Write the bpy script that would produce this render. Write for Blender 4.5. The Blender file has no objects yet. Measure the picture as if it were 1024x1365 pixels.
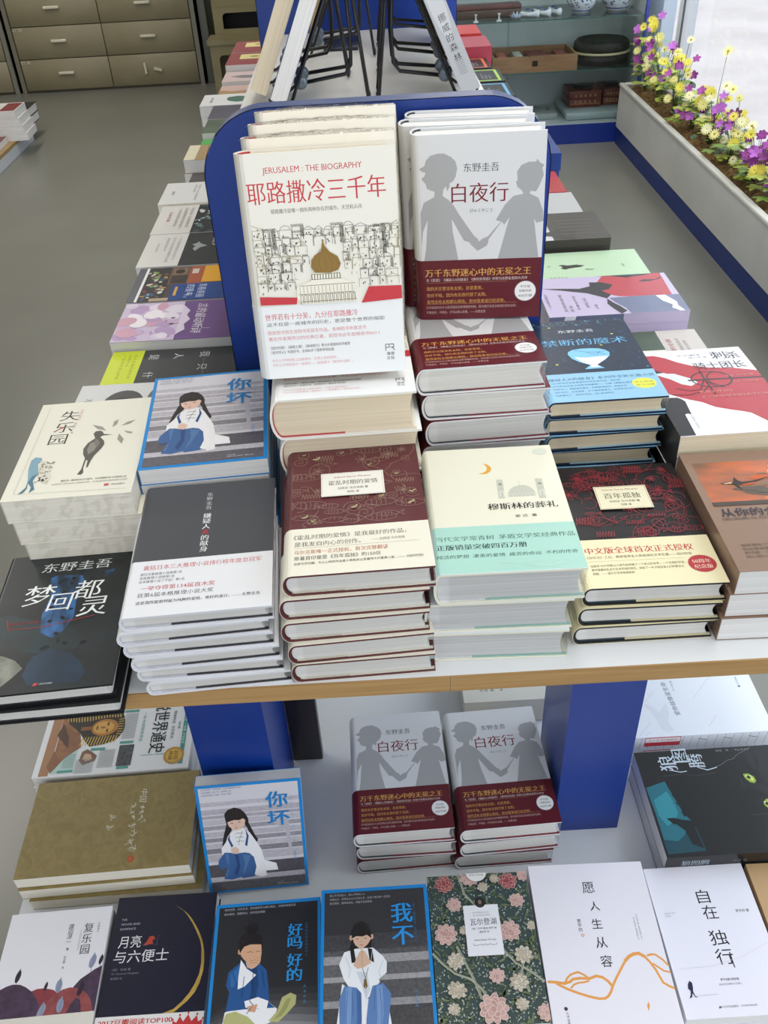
import bpy, bmesh, math, random
from mathutils import Vector, Matrix
from mathutils.geometry import tessellate_polygon

S = bpy.context.scene
COL = S.collection
R = math.radians

# ------------------------------------------------------------------ camera, light, exposure
EYE = 1.45
F_PX, PITCH, ROLL = 1173.4, R(37.97), R(-3.227)
cam = bpy.data.cameras.new('camera')
cam.sensor_fit = 'HORIZONTAL'
cam.sensor_width = 36.0
cam.lens = 36.0 * F_PX / 1024.0
cam.clip_start = 0.02
camo = bpy.data.objects.new('camera', cam)
COL.objects.link(camo)
_f = Vector((0, math.cos(PITCH), -math.sin(PITCH)))
_u0 = Vector((0, math.sin(PITCH), math.cos(PITCH)))
_r0 = Vector((1, 0, 0))
_r = _r0 * math.cos(ROLL) + _u0 * math.sin(ROLL)
_u = -_r0 * math.sin(ROLL) + _u0 * math.cos(ROLL)
camo.matrix_world = Matrix(((_r.x, _u.x, -_f.x, 0), (_r.y, _u.y, -_f.y, 0), (_r.z, _u.z, -_f.z, EYE), (0, 0, 0, 1)))
S.camera = camo

S.view_settings.view_transform = 'Standard'
S.view_settings.look = 'None'
S.view_settings.gamma = 1.0
S.view_settings.use_curve_mapping = False
S.view_settings.exposure = -0.12

world = bpy.data.worlds.new('world')
S.world = world
world.use_nodes = True
_bg = world.node_tree.nodes['Background']
_bg.inputs['Color'].default_value = (0.88, 0.94, 1.0, 1)
_bg.inputs['Strength'].default_value = 1.15


def area(name, loc, rot, sx, sy, power, color):
    l = bpy.data.lights.new(name, 'AREA')
    l.shape = 'RECTANGLE'
    l.size, l.size_y, l.energy, l.color = sx, sy, power, color
    o = bpy.data.objects.new(name, l)
    o.location, o.rotation_euler = loc, rot
    COL.objects.link(o)
    return o


# daylight through the side window and the shop front behind the camera, and the ceiling tubes
area('side_window_daylight', (1.62, 2.6, 1.5), (0, R(90), 0), 2.0, 5.2, 58, (0.80, 0.90, 1.0))
area('shop_front_daylight', (0.3, -2.2, 1.9), (R(78), 0, 0), 4.0, 2.0, 25, (0.97, 0.98, 1.0))
for _x, _y, _e in ((0.2, 0.8, 21), (-2.2, 3.0, 26), (0.6, 4.2, 34), (-2.2, 5.8, 34)):
    area('ceiling_tube_light', (_x, _y, 2.82), (0, 0, 0), 0.3, 1.6, _e, (1.0, 0.96, 0.90))

_sun = bpy.data.lights.new('sun', 'SUN')
_sun.energy = 2.6
_sun.angle = R(1.5)
_suno = bpy.data.objects.new('sun', _sun)
_suno.rotation_euler = (0, R(-6), 0)      # high behind the building: it lights the pavement outside, not the shop
COL.objects.link(_suno)

# ------------------------------------------------------------------ materials
_mats = {}


def lin(hx):
    hx = hx.lstrip('#')
    out = []
    for i in (0, 2, 4):
        c = int(hx[i:i + 2], 16) / 255
        out.append(c / 12.92 if c <= 0.04045 else ((c + 0.055) / 1.055) ** 2.4)
    return (*out, 1)


def M(hx, rough=0.5, coat=0.0, metal=0.0, spec=0.5):
    k = (hx, rough, coat, metal, spec)
    if k in _mats:
        return _mats[k]
    m = bpy.data.materials.new('flat_' + hx)
    m.use_nodes = True
    b = m.node_tree.nodes['Principled BSDF']
    b.inputs['Base Color'].default_value = lin(hx)
    b.inputs['Roughness'].default_value = rough
    b.inputs['Metallic'].default_value = metal
    b.inputs['Specular IOR Level'].default_value = spec
    b.inputs['Coat Weight'].default_value = coat
    b.inputs['Coat Roughness'].default_value = 0.12
    _mats[k] = m
    return m


def N(hx_a, hx_b, scale=20.0, rough=0.5, stretch=(1, 1, 1), detail=4.0, lo=0.35, hi=0.65, bump=0.0, coat=0.0, dist=0.0, bscale=None):
    """two colours mixed by a noise pattern, in object space"""
    k = ('N', hx_a, hx_b, scale, rough, stretch, detail, lo, hi, bump, coat, dist, bscale)
    if k in _mats:
        return _mats[k]
    m = bpy.data.materials.new('noise_' + hx_a)
    m.use_nodes = True
    nt = m.node_tree
    b = nt.nodes['Principled BSDF']
    tc = nt.nodes.new('ShaderNodeTexCoord')
    mp = nt.nodes.new('ShaderNodeMapping')
    mp.inputs['Scale'].default_value = stretch
    no = nt.nodes.new('ShaderNodeTexNoise')
    no.inputs['Scale'].default_value = scale
    no.inputs['Detail'].default_value = detail
    no.inputs['Distortion'].default_value = dist
    rp = nt.nodes.new('ShaderNodeValToRGB')
    rp.color_ramp.elements[0].position = lo
    rp.color_ramp.elements[1].position = hi
    rp.color_ramp.elements[0].color = lin(hx_a)
    rp.color_ramp.elements[1].color = lin(hx_b)
    nt.links.new(tc.outputs['Object'], mp.inputs['Vector'])
    nt.links.new(mp.outputs['Vector'], no.inputs['Vector'])
    nt.links.new(no.outputs['Fac'], rp.inputs['Fac'])
    nt.links.new(rp.outputs['Color'], b.inputs['Base Color'])
    b.inputs['Roughness'].default_value = rough
    b.inputs['Coat Weight'].default_value = coat
    b.inputs['Coat Roughness'].default_value = 0.12
    if bump:
        bn = no
        if bscale:
            bn = nt.nodes.new('ShaderNodeTexNoise')
            bn.inputs['Scale'].default_value = bscale
            nt.links.new(mp.outputs['Vector'], bn.inputs['Vector'])
        bp = nt.nodes.new('ShaderNodeBump')
        bp.inputs['Strength'].default_value = bump
        bp.inputs['Distance'].default_value = 0.002
        nt.links.new(bn.outputs['Fac'], bp.inputs['Height'])
        nt.links.new(bp.outputs['Normal'], b.inputs['Normal'])
    _mats[k] = m
    return m


def W(hx, rough=0.38, coat=0.22):
    """printed cover under shrink film: gloss with slow ripples"""
    k = ('W', hx, rough, coat)
    if k in _mats:
        return _mats[k]
    m = bpy.data.materials.new('print_' + hx)
    m.use_nodes = True
    nt = m.node_tree
    b = nt.nodes['Principled BSDF']
    b.inputs['Base Color'].default_value = lin(hx)
    b.inputs['Roughness'].default_value = rough
    b.inputs['Specular IOR Level'].default_value = 0.3
    b.inputs['Coat Weight'].default_value = coat
    b.inputs['Coat Roughness'].default_value = 0.08
    tc = nt.nodes.new('ShaderNodeTexCoord')
    no = nt.nodes.new('ShaderNodeTexNoise')
    no.inputs['Scale'].default_value = 22
    no.inputs['Detail'].default_value = 2
    no.inputs['Distortion'].default_value = 1.2
    bp = nt.nodes.new('ShaderNodeBump')
    bp.inputs['Strength'].default_value = 0.16
    bp.inputs['Distance'].default_value = 0.004
    nt.links.new(tc.outputs['Object'], no.inputs['Vector'])
    nt.links.new(no.outputs['Fac'], bp.inputs['Height'])
    nt.links.new(bp.outputs['Normal'], b.inputs['Coat Normal'])
    _mats[k] = m
    return m


def film_mat():
    if 'film' in _mats:
        return _mats['film']
    m = bpy.data.materials.new('clear_shrink_film')
    m.use_nodes = True
    nt = m.node_tree
    nt.nodes.remove(nt.nodes['Principled BSDF'])
    out = nt.nodes['Material Output']
    tr = nt.nodes.new('ShaderNodeBsdfTransparent')
    tr.inputs['Color'].default_value = (0.96, 0.96, 0.95, 1)
    gl = nt.nodes.new('ShaderNodeBsdfGlossy')
    gl.inputs['Roughness'].default_value = 0.12
    mx = nt.nodes.new('ShaderNodeMixShader')
    fr = nt.nodes.new('ShaderNodeFresnel')
    fr.inputs['IOR'].default_value = 1.6
    tc = nt.nodes.new('ShaderNodeTexCoord')
    no = nt.nodes.new('ShaderNodeTexVoronoi')
    no.inputs['Scale'].default_value = 85
    n2 = nt.nodes.new('ShaderNodeTexNoise')
    n2.inputs['Scale'].default_value = 60
    n2.inputs['Distortion'].default_value = 2
    bp = nt.nodes.new('ShaderNodeBump')
    bp.inputs['Strength'].default_value = 0.9
    bp.inputs['Distance'].default_value = 0.004
    nt.links.new(tc.outputs['Object'], n2.inputs['Vector'])
    nt.links.new(n2.outputs['Fac'], bp.inputs['Height'])
    nt.links.new(bp.outputs['Normal'], gl.inputs['Normal'])
    nt.links.new(bp.outputs['Normal'], fr.inputs['Normal'])
    ge = nt.nodes.new('ShaderNodeNewGeometry')
    mu = nt.nodes.new('ShaderNodeMath')
    mu.operation = 'MULTIPLY'
    inv = nt.nodes.new('ShaderNodeMath')
    inv.operation = 'SUBTRACT'
    inv.inputs[0].default_value = 1.0
    nt.links.new(ge.outputs['Backfacing'], inv.inputs[1])
    nt.links.new(fr.outputs['Fac'], mu.inputs[0])
    nt.links.new(inv.outputs[0], mu.inputs[1])
    nt.links.new(mu.outputs[0], mx.inputs['Fac'])
    nt.links.new(tr.outputs[0], mx.inputs[1])
    nt.links.new(gl.outputs[0], mx.inputs[2])
    nt.links.new(mx.outputs[0], out.inputs['Surface'])
    _mats['film'] = m
    return m


def glass_mat(name, tint, ior=1.45, rough=0.0):
    if name in _mats:
        return _mats[name]
    m = bpy.data.materials.new(name)
    m.use_nodes = True
    nt = m.node_tree
    nt.nodes.remove(nt.nodes['Principled BSDF'])
    out = nt.nodes['Material Output']
    tr = nt.nodes.new('ShaderNodeBsdfTransparent')
    tr.inputs['Color'].default_value = lin(tint)
    gl = nt.nodes.new('ShaderNodeBsdfGlossy')
    gl.inputs['Roughness'].default_value = rough
    fr = nt.nodes.new('ShaderNodeFresnel')
    fr.inputs['IOR'].default_value = ior
    mx = nt.nodes.new('ShaderNodeMixShader')
    ge = nt.nodes.new('ShaderNodeNewGeometry')
    mu = nt.nodes.new('ShaderNodeMath')
    mu.operation = 'MULTIPLY'
    inv = nt.nodes.new('ShaderNodeMath')
    inv.operation = 'SUBTRACT'
    inv.inputs[0].default_value = 1.0
    nt.links.new(ge.outputs['Backfacing'], inv.inputs[1])
    nt.links.new(fr.outputs['Fac'], mu.inputs[0])
    nt.links.new(inv.outputs[0], mu.inputs[1])
    nt.links.new(mu.outputs[0], mx.inputs['Fac'])
    nt.links.new(tr.outputs[0], mx.inputs[1])
    nt.links.new(gl.outputs[0], mx.inputs[2])
    nt.links.new(mx.outputs[0], out.inputs['Surface'])
    _mats[name] = m
    return m


# ------------------------------------------------------------------ mesh helpers
class MB:
    def __init__(s):
        s.v, s.f, s.mi, s.ms = [], [], [], []
        s.smooth = set()

    def slot(s, m):
        for i, q in enumerate(s.ms):
            if q is m:
                return i
        s.ms.append(m)
        return len(s.ms) - 1

    def add(s, vs, fs, m, smooth=False):
        o = len(s.v)
        s.v += [tuple(p) for p in vs]
        i = s.slot(m)
        for f in fs:
            if smooth:
                s.smooth.add(len(s.f))
            s.f.append([a + o for a in f])
            s.mi.append(i)

    def box(s, x0, x1, y0, y1, z0, z1, m, mat=None):
        vs = [(x, y, z) for z in (z0, z1) for y in (y0, y1) for x in (x0, x1)]
        if mat is not None:
            vs = [tuple(mat @ Vector(p)) for p in vs]
        s.add(vs, [(0, 2, 3, 1), (4, 5, 7, 6), (0, 1, 5, 4), (2, 6, 7, 3), (0, 4, 6, 2), (1, 3, 7, 5)], m)

    def bbox(s, x0, x1, y0, y1, z0, z1, m, b=0.004, seg=2):
        """bevelled box"""
        bm = bmesh.new()
        bmesh.ops.create_cube(bm, size=1)
        for v in bm.verts:
            v.co = Vector(((x0 + x1) / 2 + v.co.x * (x1 - x0), (y0 + y1) / 2 + v.co.y * (y1 - y0), (z0 + z1) / 2 + v.co.z * (z1 - z0)))
        bmesh.ops.bevel(bm, geom=bm.edges[:], offset=b, segments=seg, profile=0.5, affect='EDGES')
        bm.verts.index_update()
        s.add([v.co[:] for v in bm.verts], [[v.index for v in f.verts] for f in bm.faces], m, True)
        bm.free()

    def prism(s, pts, y0, y1, m, axis='y', smooth=False):
        """closed outline (a, b) extruded along an axis; y: (x,z), z: (x,y), x: (y,z)"""
        def P(a, b, c):
            return (a, c, b) if axis == 'y' else ((a, b, c) if axis == 'z' else (c, a, b))
        n = len(pts)
        vs = [P(a, b, y0) for a, b in pts] + [P(a, b, y1) for a, b in pts]
        s.add(vs, [(i, (i + 1) % n, n + (i + 1) % n, n + i) for i in range(n)], m, smooth)
        tri = tessellate_polygon([[Vector((a, b, 0)) for a, b in pts]])
        o = len(s.v) - 2 * n
        i = s.slot(m)
        for t in tri:
            s.f.append([o + a for a in t]); s.mi.append(i)
            s.f.append([o + n + a for a in reversed(t)]); s.mi.append(i)

    def tube(s, pts, r, m, n=8, closed=False, r1=None):
        pts = [Vector(p) for p in pts]
        k = len(pts)
        rings = []
        up = Vector((0.13, 0.21, 0.97))
        for i, p in enumerate(pts):
            a = pts[i - 1] if (i > 0 or closed) else p
            b = pts[(i + 1) % k] if (i < k - 1 or closed) else p
            d = (b - a).normalized()
            x = d.cross(up)
            if x.length < 1e-4:
                x = d.cross(Vector((1, 0, 0)))
            x.normalize()
            y = d.cross(x)
            rr = r if r1 is None else r + (r1 - r) * i / max(1, k - 1)
            rings.append([p + x * rr * math.cos(2 * math.pi * j / n) + y * rr * math.sin(2 * math.pi * j / n) for j in range(n)])
        vs = [q[:] for g in rings for q in g]
        fs = []
        for i in range(k if closed else k - 1):
            for j in range(n):
                a, b = i * n + j, i * n + (j + 1) % n
                c, d = ((i + 1) % k) * n + (j + 1) % n, ((i + 1) % k) * n + j
                fs.append((a, b, c, d))
        if not closed:
            fs.append(tuple(range(n))[::-1])
            fs.append(tuple((k - 1) * n + j for j in range(n)))
        s.add(vs, fs, m, True)

    def lathe(s, prof, m, n=28, c=(0, 0, 0), sy=1.0):
        vs, fs = [], []
        k = len(prof)
        for r, z in prof:
            for j in range(n):
                a = 2 * math.pi * j / n
                vs.append((c[0] + r * math.cos(a), c[1] + sy * r * math.sin(a), c[2] + z))
        for i in range(k - 1):
            for j in range(n):
                fs.append((i * n + j, i * n + (j + 1) % n, (i + 1) * n + (j + 1) % n, (i + 1) * n + j))
        s.add(vs, fs, m, True)

    def build(s, name, parent=None, mw=None):
        me = bpy.data.meshes.new(name)
        me.from_pydata(s.v, [], s.f)
        for m in s.ms:
            me.materials.append(m)
        me.polygons.foreach_set('material_index', s.mi)
        if s.smooth:
            me.polygons.foreach_set('use_smooth', [i in s.smooth for i in range(len(s.f))])
        me.update()
        o = bpy.data.objects.new(name, me)
        COL.objects.link(o)
        if parent is not None:
            o.parent = parent
        if mw is not None:
            o.matrix_world = mw
        return o


def tag(o, label, cat, group=None, kind=None):
    o['label'] = label
    o['category'] = cat
    if group:
        o['group'] = group
    if kind:
        o['kind'] = kind
    return o


def struct(o):
    o['kind'] = 'structure'
    return o


def thing(name, label, cat, loc=(0, 0, 0), rz=0.0, group=None):
    o = bpy.data.objects.new(name, None)
    o.empty_display_size = 0.05
    COL.objects.link(o)
    o.location = loc
    o.rotation_euler = (0, 0, rz)
    return tag(o, label, cat, group)


# ------------------------------------------------------------------ printing on surfaces
_txt = bpy.data.curves.new('lettering', 'FONT')
_txt.resolution_u = 2
_txto = bpy.data.objects.new('lettering', _txt)
_tc = {}


def glyphs(s, off):
    k = (s, off)
    if k not in _tc:
        _txt.body = s
        _txt.offset = off
        me = _txto.to_mesh()
        vs = [(v.co.x, v.co.y) for v in me.vertices]
        fs = [tuple(p.vertices) for p in me.polygons]
        _txto.to_mesh_clear()
        _tc[k] = (vs, fs)
    return _tc[k]


def strokes(txt, em, bold, serif):
    """(thinning, sideways copies): thin strokes spread sideways read as a book-serif face"""
    if em < 4.2:
        return 0.0, (0,)
    if serif:
        return -0.008, ((-0.024, -0.008, 0.008, 0.024) if bold else (-0.011, 0.011))
    return 0.0, ((-0.02, 0, 0.02) if bold else (0,))


class Art:
    """flat printing in millimetres on one face of a mesh; every layer lies 0.02 mm above the last"""
    def __init__(s, mb, frame, w, h, style=W, minx=0.0, half=0.0):
        s.mb, s.fr, s.w, s.h, s.k, s.st, s.minx, s.half = mb, frame, w, h, 0, style, minx, half

    def m(s, c):
        return s.st(c) if isinstance(c, str) else c

    def pt(s, x, y):
        z = 0.00006 + 0.00002 * s.k
        if s.minx > 0 and x < s.minx and s.half:            # follow the rounding towards the spine
            u = min(1.0, (s.minx - x) / s.minx)
            z -= s.half * (1 - math.sqrt(max(0.0, 1 - u * u)))
            z += 0.0002 * u
        return (s.fr @ Vector((x / 1000, y / 1000, z)))[:]

    def up(s):
        s.k += 1

    def p(s, c, a, clip=True):
        """filled outline from a flat list x,y,x,y..."""
        q = [(a[i], a[i + 1]) for i in range(0, len(a), 2)]
        if clip:
            q = [(min(max(x, s.minx), s.w), min(max(y, 0), s.h)) for x, y in q]
        tri = tessellate_polygon([[Vector((x, y, 0)) for x, y in q]])
        s.mb.add([s.pt(x, y) for x, y in q], [tuple(t) for t in tri], s.m(c))
        s.up()

    def r(s, c, x0, y0, x1, y1):
        if s.half and x0 < s.minx:
            n = 6
            for i in range(n):
                a, b = x0 + (s.minx - x0) * i / n, x0 + (s.minx - x0) * (i + 1) / n
                s.mb.add([s.pt(a, y0), s.pt(b, y0), s.pt(b, y1), s.pt(a, y1)], [(0, 1, 2, 3)], s.m(c))
        s.p(c, [x0, y0, x1, y0, x1, y1, x0, y1])

    def e(s, c, x, y, rx, ry=None, n=24, rot=0.0, up=True):
        ry = rx if ry is None else ry
        q = []
        for i in range(n):
            t = 2 * math.pi * i / n
            a, b = rx * math.cos(t), ry * math.sin(t)
            q.append((min(max(x + a * math.cos(rot) - b * math.sin(rot), s.minx), s.w), min(max(y + a * math.sin(rot) + b * math.cos(rot), 0), s.h)))
        s.mb.add([s.pt(*z) for z in q], [tuple(range(n))], s.m(c))
        s.k += 1 if up else 0.05

    def l(s, c, wd, a, closed=False, up=True):
        q = [(min(max(a[i], s.minx), s.w), min(max(a[i + 1], 0), s.h)) for i in range(0, len(a), 2)]
        if closed:
            q.append(q[0])
        vs, fs = [], []
        for (x0, y0), (x1, y1) in zip(q, q[1:]):
            d = math.hypot(x1 - x0, y1 - y0)
            if d < 1e-4:
                continue
            nx, ny = -(y1 - y0) / d * wd / 2, (x1 - x0) / d * wd / 2
            ex, ey = (x1 - x0) / d * wd * 0.3, (y1 - y0) / d * wd * 0.3
            o = len(vs)
            vs += [s.pt(x0 + nx - ex, y0 + ny - ey), s.pt(x0 - nx - ex, y0 - ny - ey), s.pt(x1 - nx + ex, y1 - ny + ey), s.pt(x1 + nx + ex, y1 + ny + ey)]
            fs.append((o, o + 1, o + 2, o + 3))
            s.k += 0.05
        if fs:
            s.mb.add(vs, fs, s.m(c))
        s.k += 1 if up else 0.0

    def put(s, vs, fs, off, dups, c, fn):
        for d in dups:
            s.mb.add([s.pt(*fn(a + d, b)) for a, b in vs], fs, s.m(c))
            s.k += 0.05

    def t(s, txt, x0, y, x1, c, h=None, bold=0.0, dy=0.0, shear=0.0, serif=True):
        """one line of lettering fitted between x0 and x1, centred on y; h is the em height; dy a rise along the line"""
        vs, fs = glyphs(txt, 0.0)
        if not vs:
            return
        mx, Mx = min(v[0] for v in vs), max(v[0] for v in vs)
        my, My = min(v[1] for v in vs), max(v[1] for v in vs)
        sx = (x1 - x0) / max(1e-6, Mx - mx)
        sy = sx if h is None else h
        cy = (my + My) / 2
        off, dups = strokes(txt, min(sx, sy), bold > 0, serif)
        if off:
            vs, fs = glyphs(txt, off)

        def fn(a, b):
            u = (a - mx) * sx
            return x0 + u + shear * (b - cy) * sy, y + (b - cy) * sy + dy * (u / (x1 - x0))
        s.put(vs, fs, off, dups, c, fn)
        s.up()

    def v(s, txt, x, y0, y1, c, bold=0.0, w=None, x1=None, serif=True):
        """vertical lettering, one character under another, from y0 down to y1"""
        n = len(txt)
        st = (y0 - y1) / n
        sz = st if w is None else w
        x1 = x if x1 is None else x1
        for i, ch in enumerate(txt):
            if ch == ' ':
                continue
            vs, fs = glyphs(ch, 0.0)
            if not vs:
                continue
            cx = (min(q[0] for q in vs) + max(q[0] for q in vs)) / 2
            cy = (min(q[1] for q in vs) + max(q[1] for q in vs)) / 2
            off, dups = strokes(ch, sz, bold > 0, serif)
            if off:
                vs, fs = glyphs(ch, off)
            X = x + (x1 - x) * i / max(1, n - 1)
            Y = y0 - st * (i + 0.5)
            s.put(vs, fs, off, dups, c, lambda a, b: (X + (a - cx) * sz, Y + (b - cy) * sz))
        s.up()


# ------------------------------------------------------------------ books
PAPER = {
    'white': ('#e6e4e1', '#d0cecc'), 'cream': ('#e6d8be', '#d3c3a6'), 'ivory': ('#efe9dc', '#dfd8c8'), 'grey': ('#d9d9d9', '#bdbdbf'),
}


def pages_mat(k):
    a, b = PAPER[k]
    return N(a, b, 6, 0.75, (1, 1, 260), 2.0, 0.3, 0.7)


def c_profile(w, t, b, r, e=0.0, round_=True):
    """C-shaped section of a cover: spine on the left, open on the right"""
    x1, zc = w / 2, t / 2
    xl = -w / 2
    out, inn = [], []
    n = 10
    ro = r
    for i in range(n + 1):
        a = math.pi / 2 + math.pi * i / n
        cx, cz = math.cos(a), math.sin(a)
        if round_:
            out.append((xl + ro + (ro + e) * cx, zc + (t / 2 + e) * cz))
            inn.append((xl + ro + (ro - b) * cx, zc + (t / 2 - b) * cz))
    if not round_:
        out = [(xl - e, t + e), (xl - e, -e)]
        inn = [(xl + b, t - b), (xl + b, b)]
    return [(x1, t + e)] + out + [(x1, -e), (x1, b)] + inn[::-1] + [(x1, t - b)]


class Spec:
    """one title: its shared meshes are made once, and every copy uses them"""
    def __init__(s, w, h, t, hard=True, cover='#ffffff', pages='white', back=None, band=None, band_h=0, flaps=None, art=None, band_art=None, spine_art=None,
                 style=W, film=None, ins=0.003, r=None, lining=None):
        s.lining = lining
        s.wrapped = False
        s.w, s.h, s.t, s.hard, s.cover, s.pages, s.band, s.band_h = w, h, t, hard, cover, pages, band, band_h
        s.flaps, s.art, s.band_art, s.spine_art, s.style, s.film = flaps, art, band_art, spine_art, style, film
        s.b = 0.0024 if hard else 0.0005
        s.r = (min(0.010, 0.34 * t) if r is None else r) if hard else 0.0
        s.ins = ins if hard else 0.0004
        s.mesh = {}

    def made(s, key, name, fn, parent):
        if key not in s.mesh:
            mb = MB()
            fn(mb)
            o = mb.build(name, parent)
            s.mesh[key] = o
            return o
        o = s.mesh[key].copy()
        COL.objects.link(o)
        o.parent = parent
        return o

    def book(s, mw, label, cat='book', group=None, art=True, film=False):
        root = bpy.data.objects.new('hardcover_book' if s.hard else 'paperback_book', None)
        root.empty_display_size = 0.05
        COL.objects.link(root)
        root.matrix_world = mw
        tag(root, label, cat, group)
        w, h, t, b, r = s.w, s.h, s.t, s.b, s.r

        def pg(mb):
            x0, x1 = -w / 2 + (b + 0.0004), w / 2 - s.ins - (0.0012 if s.hard else 0)
            z0, z1 = b + 0.0001, t - b - 0.0001
            if s.hard:
                q = .0010 if s.lining else .0002
                pts = []
                n = 8
                for i in range(n + 1):
                    a = math.pi / 2 + math.pi * i / n
                    pts.append((-w / 2 + r + (r - b - q) * math.cos(a), t / 2 + (t / 2 - b - q) * math.sin(a)))
                for i in range(7):
                    u = -1 + 2 * i / 6
                    pts.append((x1 - 0.0035 * (1 - u * u), t / 2 + (t / 2 - b - q) * u))
            else:
                pts = [(x0, z1), (x0, z0), (x1, z0), (x1, z1)]
            mb.prism(pts, -h / 2 + s.ins, h / 2 - s.ins, pages_mat(s.pages))
        s.made('pg', 'page_block', pg, root)

        def cv(with_art):
            def fn(mb):
                m = s.style(s.cover) if isinstance(s.cover, str) else s.cover
                mb.prism(c_profile(w, t, b, r, 0, s.hard), -h / 2, h / 2, m)
                fr = Matrix.Translation((-w / 2, -h / 2, t))
                if with_art and s.art:
                    s.art(Art(mb, fr, w * 1000, h * 1000, s.style, r * 1000, t / 2))
                if s.spine_art:
                    # spine face: x runs down the page height, y across the thickness
                    fs = Matrix(((0, 0, -1, -w / 2), (-1, 0, 0, h / 2), (0, 1, 0, 0), (0, 0, 0, 1)))
                    s.spine_art(Art(mb, fs, h * 1000, t * 1000, s.style))
            return fn
        cover = s.made('cv%d' % (1 if art else 0), 'dust_jacket' if s.hard else 'cover', cv(art), root)
        if s.band:
            def bd(with_art):
                def fn(mb):
                    e = 0.0004
                    m = s.style(s.band) if isinstance(s.band, str) else s.band
                    pr = c_profile(w, t, 0.0, r, e, s.hard)
                    mb.prism(pr, -h / 2 - 0.0003, -h / 2 + s.band_h, m)
                    if with_art and s.band_art:
                        s.band_art(Art(mb, Matrix.Translation((-w / 2, -h / 2, t + e)), w * 1000, s.band_h * 1000, s.style, r * 1000, t / 2 + e))
                return fn
            s.made('bd%d' % (1 if art else 0), 'paper_band', bd(art), root)
        if s.flaps:
            def fl(mb):
                ca, cb, fr = s.flaps
                xs = -w / 2 + r * 0.9
                xm = -w / 2 + w * fr
                mb.box(xs, xm, -h / 2 + 0.0012, -h / 2 + 0.004, b, b + 0.0012, M(ca, 0.4))
                mb.box(xm, w / 2 - 0.001, -h / 2 + 0.0008, -h / 2 + 0.004, b, b + 0.0010, M(cb, 0.4))
            s.made('fl', 'jacket_flap', fl, cover)
        if s.lining:
            def ln(mb):
                ww, tt, rr = w - 2 * b - .0004, t - 2 * b - .0002, max(.001, r - b - .0002)
                pr = [(-ww / 2 + rr * 1.25 if x > 0 else x, z + b + .0001) for x, z in c_profile(ww, tt, .0007, rr, 0, True)]
                mb.prism(pr, -h / 2 + .0012, h / 2 - .0012, M(s.lining, .5))
            s.made('ln', 'endpaper', ln, cover)
        if film and s.film:
            s.made('film', 'shrink_wrap', s.film, root)
        return root


def film_edges(w, h, t, seed):
    def fn(mb):
        rnd = random.Random(seed)
        nx, nz = 26, 5
        for side in (0, 1):
            L = h if side else w * .9
            vs, fs = [], []
            for i in range(nx + 1):
                for j in range(nz + 1):
                    u, v = i / nx, j / nz
                    e = rnd.uniform(-.0011, .0001)
                    zz = .0003 + v * (t - .0006)
                    vs.append((w / 2 + e, -h / 2 + u * L, zz) if side else (w / 2 - L + u * L, -h / 2 - e, zz))
            for i in range(nx):
                for j in range(nz):
                    a = i * (nz + 1) + j
                    fs.append((a, a + 1, a + nz + 2, a + nz + 1))
            mb.add(vs, fs, film_mat(), True)
    return fn


def flat(X, Y, z, deg):
    return Matrix.Translation((X, Y, z)) @ Matrix.Rotation(R(deg), 4, 'Z')


def leaning(X, Y, Z, yaw, lean, tw, h, t):
    """front bottom edge centre at X, Y, Z; the book leans back by 'lean' degrees"""
    a, l, b = R(yaw), R(lean), R(tw)
    ex = Vector((math.cos(a), math.sin(a), 0))
    n = Vector((-math.sin(a), math.cos(a), 0))
    ez = Vector((0, 0, 1)) * math.cos(l) + n * math.sin(l)
    x = ex * math.cos(b) + ez * math.sin(b)
    y = -ex * math.sin(b) + ez * math.cos(b)
    z = x.cross(y)
    o = Vector((X, Y, Z)) + y * h / 2 - z * t
    return Matrix(((x.x, y.x, z.x, o.x), (x.y, y.y, z.y, o.y), (x.z, y.z, z.z, o.z), (0, 0, 0, 1)))


ORD = ['topmost', 'second', 'third', 'fourth', 'fifth', 'sixth', 'seventh', 'eighth']


def stack(spec, n, X, Y, ztop, deg, top_label, low_label, group, seed=1, jit=0.0015, jd=0.8, cat='book', shifts=None, base=None):
    """n copies lying on each other; the top one carries the printed cover"""
    rnd = random.Random(seed)
    gap = 0.0009 if spec.band else 0.0004
    for k in range(n):
        z = ztop - spec.t - k * (spec.t + gap)
        if base is not None:
            z = base + (n - 1 - k) * (spec.t + gap)
        dx, dy, da = (0, 0, 0) if k == 0 else (rnd.uniform(-jit, jit), rnd.uniform(-jit, jit), rnd.uniform(-jd, jd))
        if shifts and k < len(shifts):
            dx, dy, da = shifts[k]
        lab = top_label if k == 0 else low_label.replace('%s', ORD[k] if k < n - 1 or n < 3 else 'bottom')
        spec.book(flat(X + dx, Y + dy, z + 0.0007, deg + da), lab, cat, group if n > 1 else None, art=(k == 0), film=bool(spec.film) and spec.wrapped)


def lines(A, c, x0, x1, y, dy, txts, h=None):
    for i, s in enumerate(txts):
        A.t(s, x0, y - i * dy, x0 + (x1 - x0) * min(1.0, len(s) / max(len(q) for q in txts)), c, h)
        A.k -= 0.9
    A.up()


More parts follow.
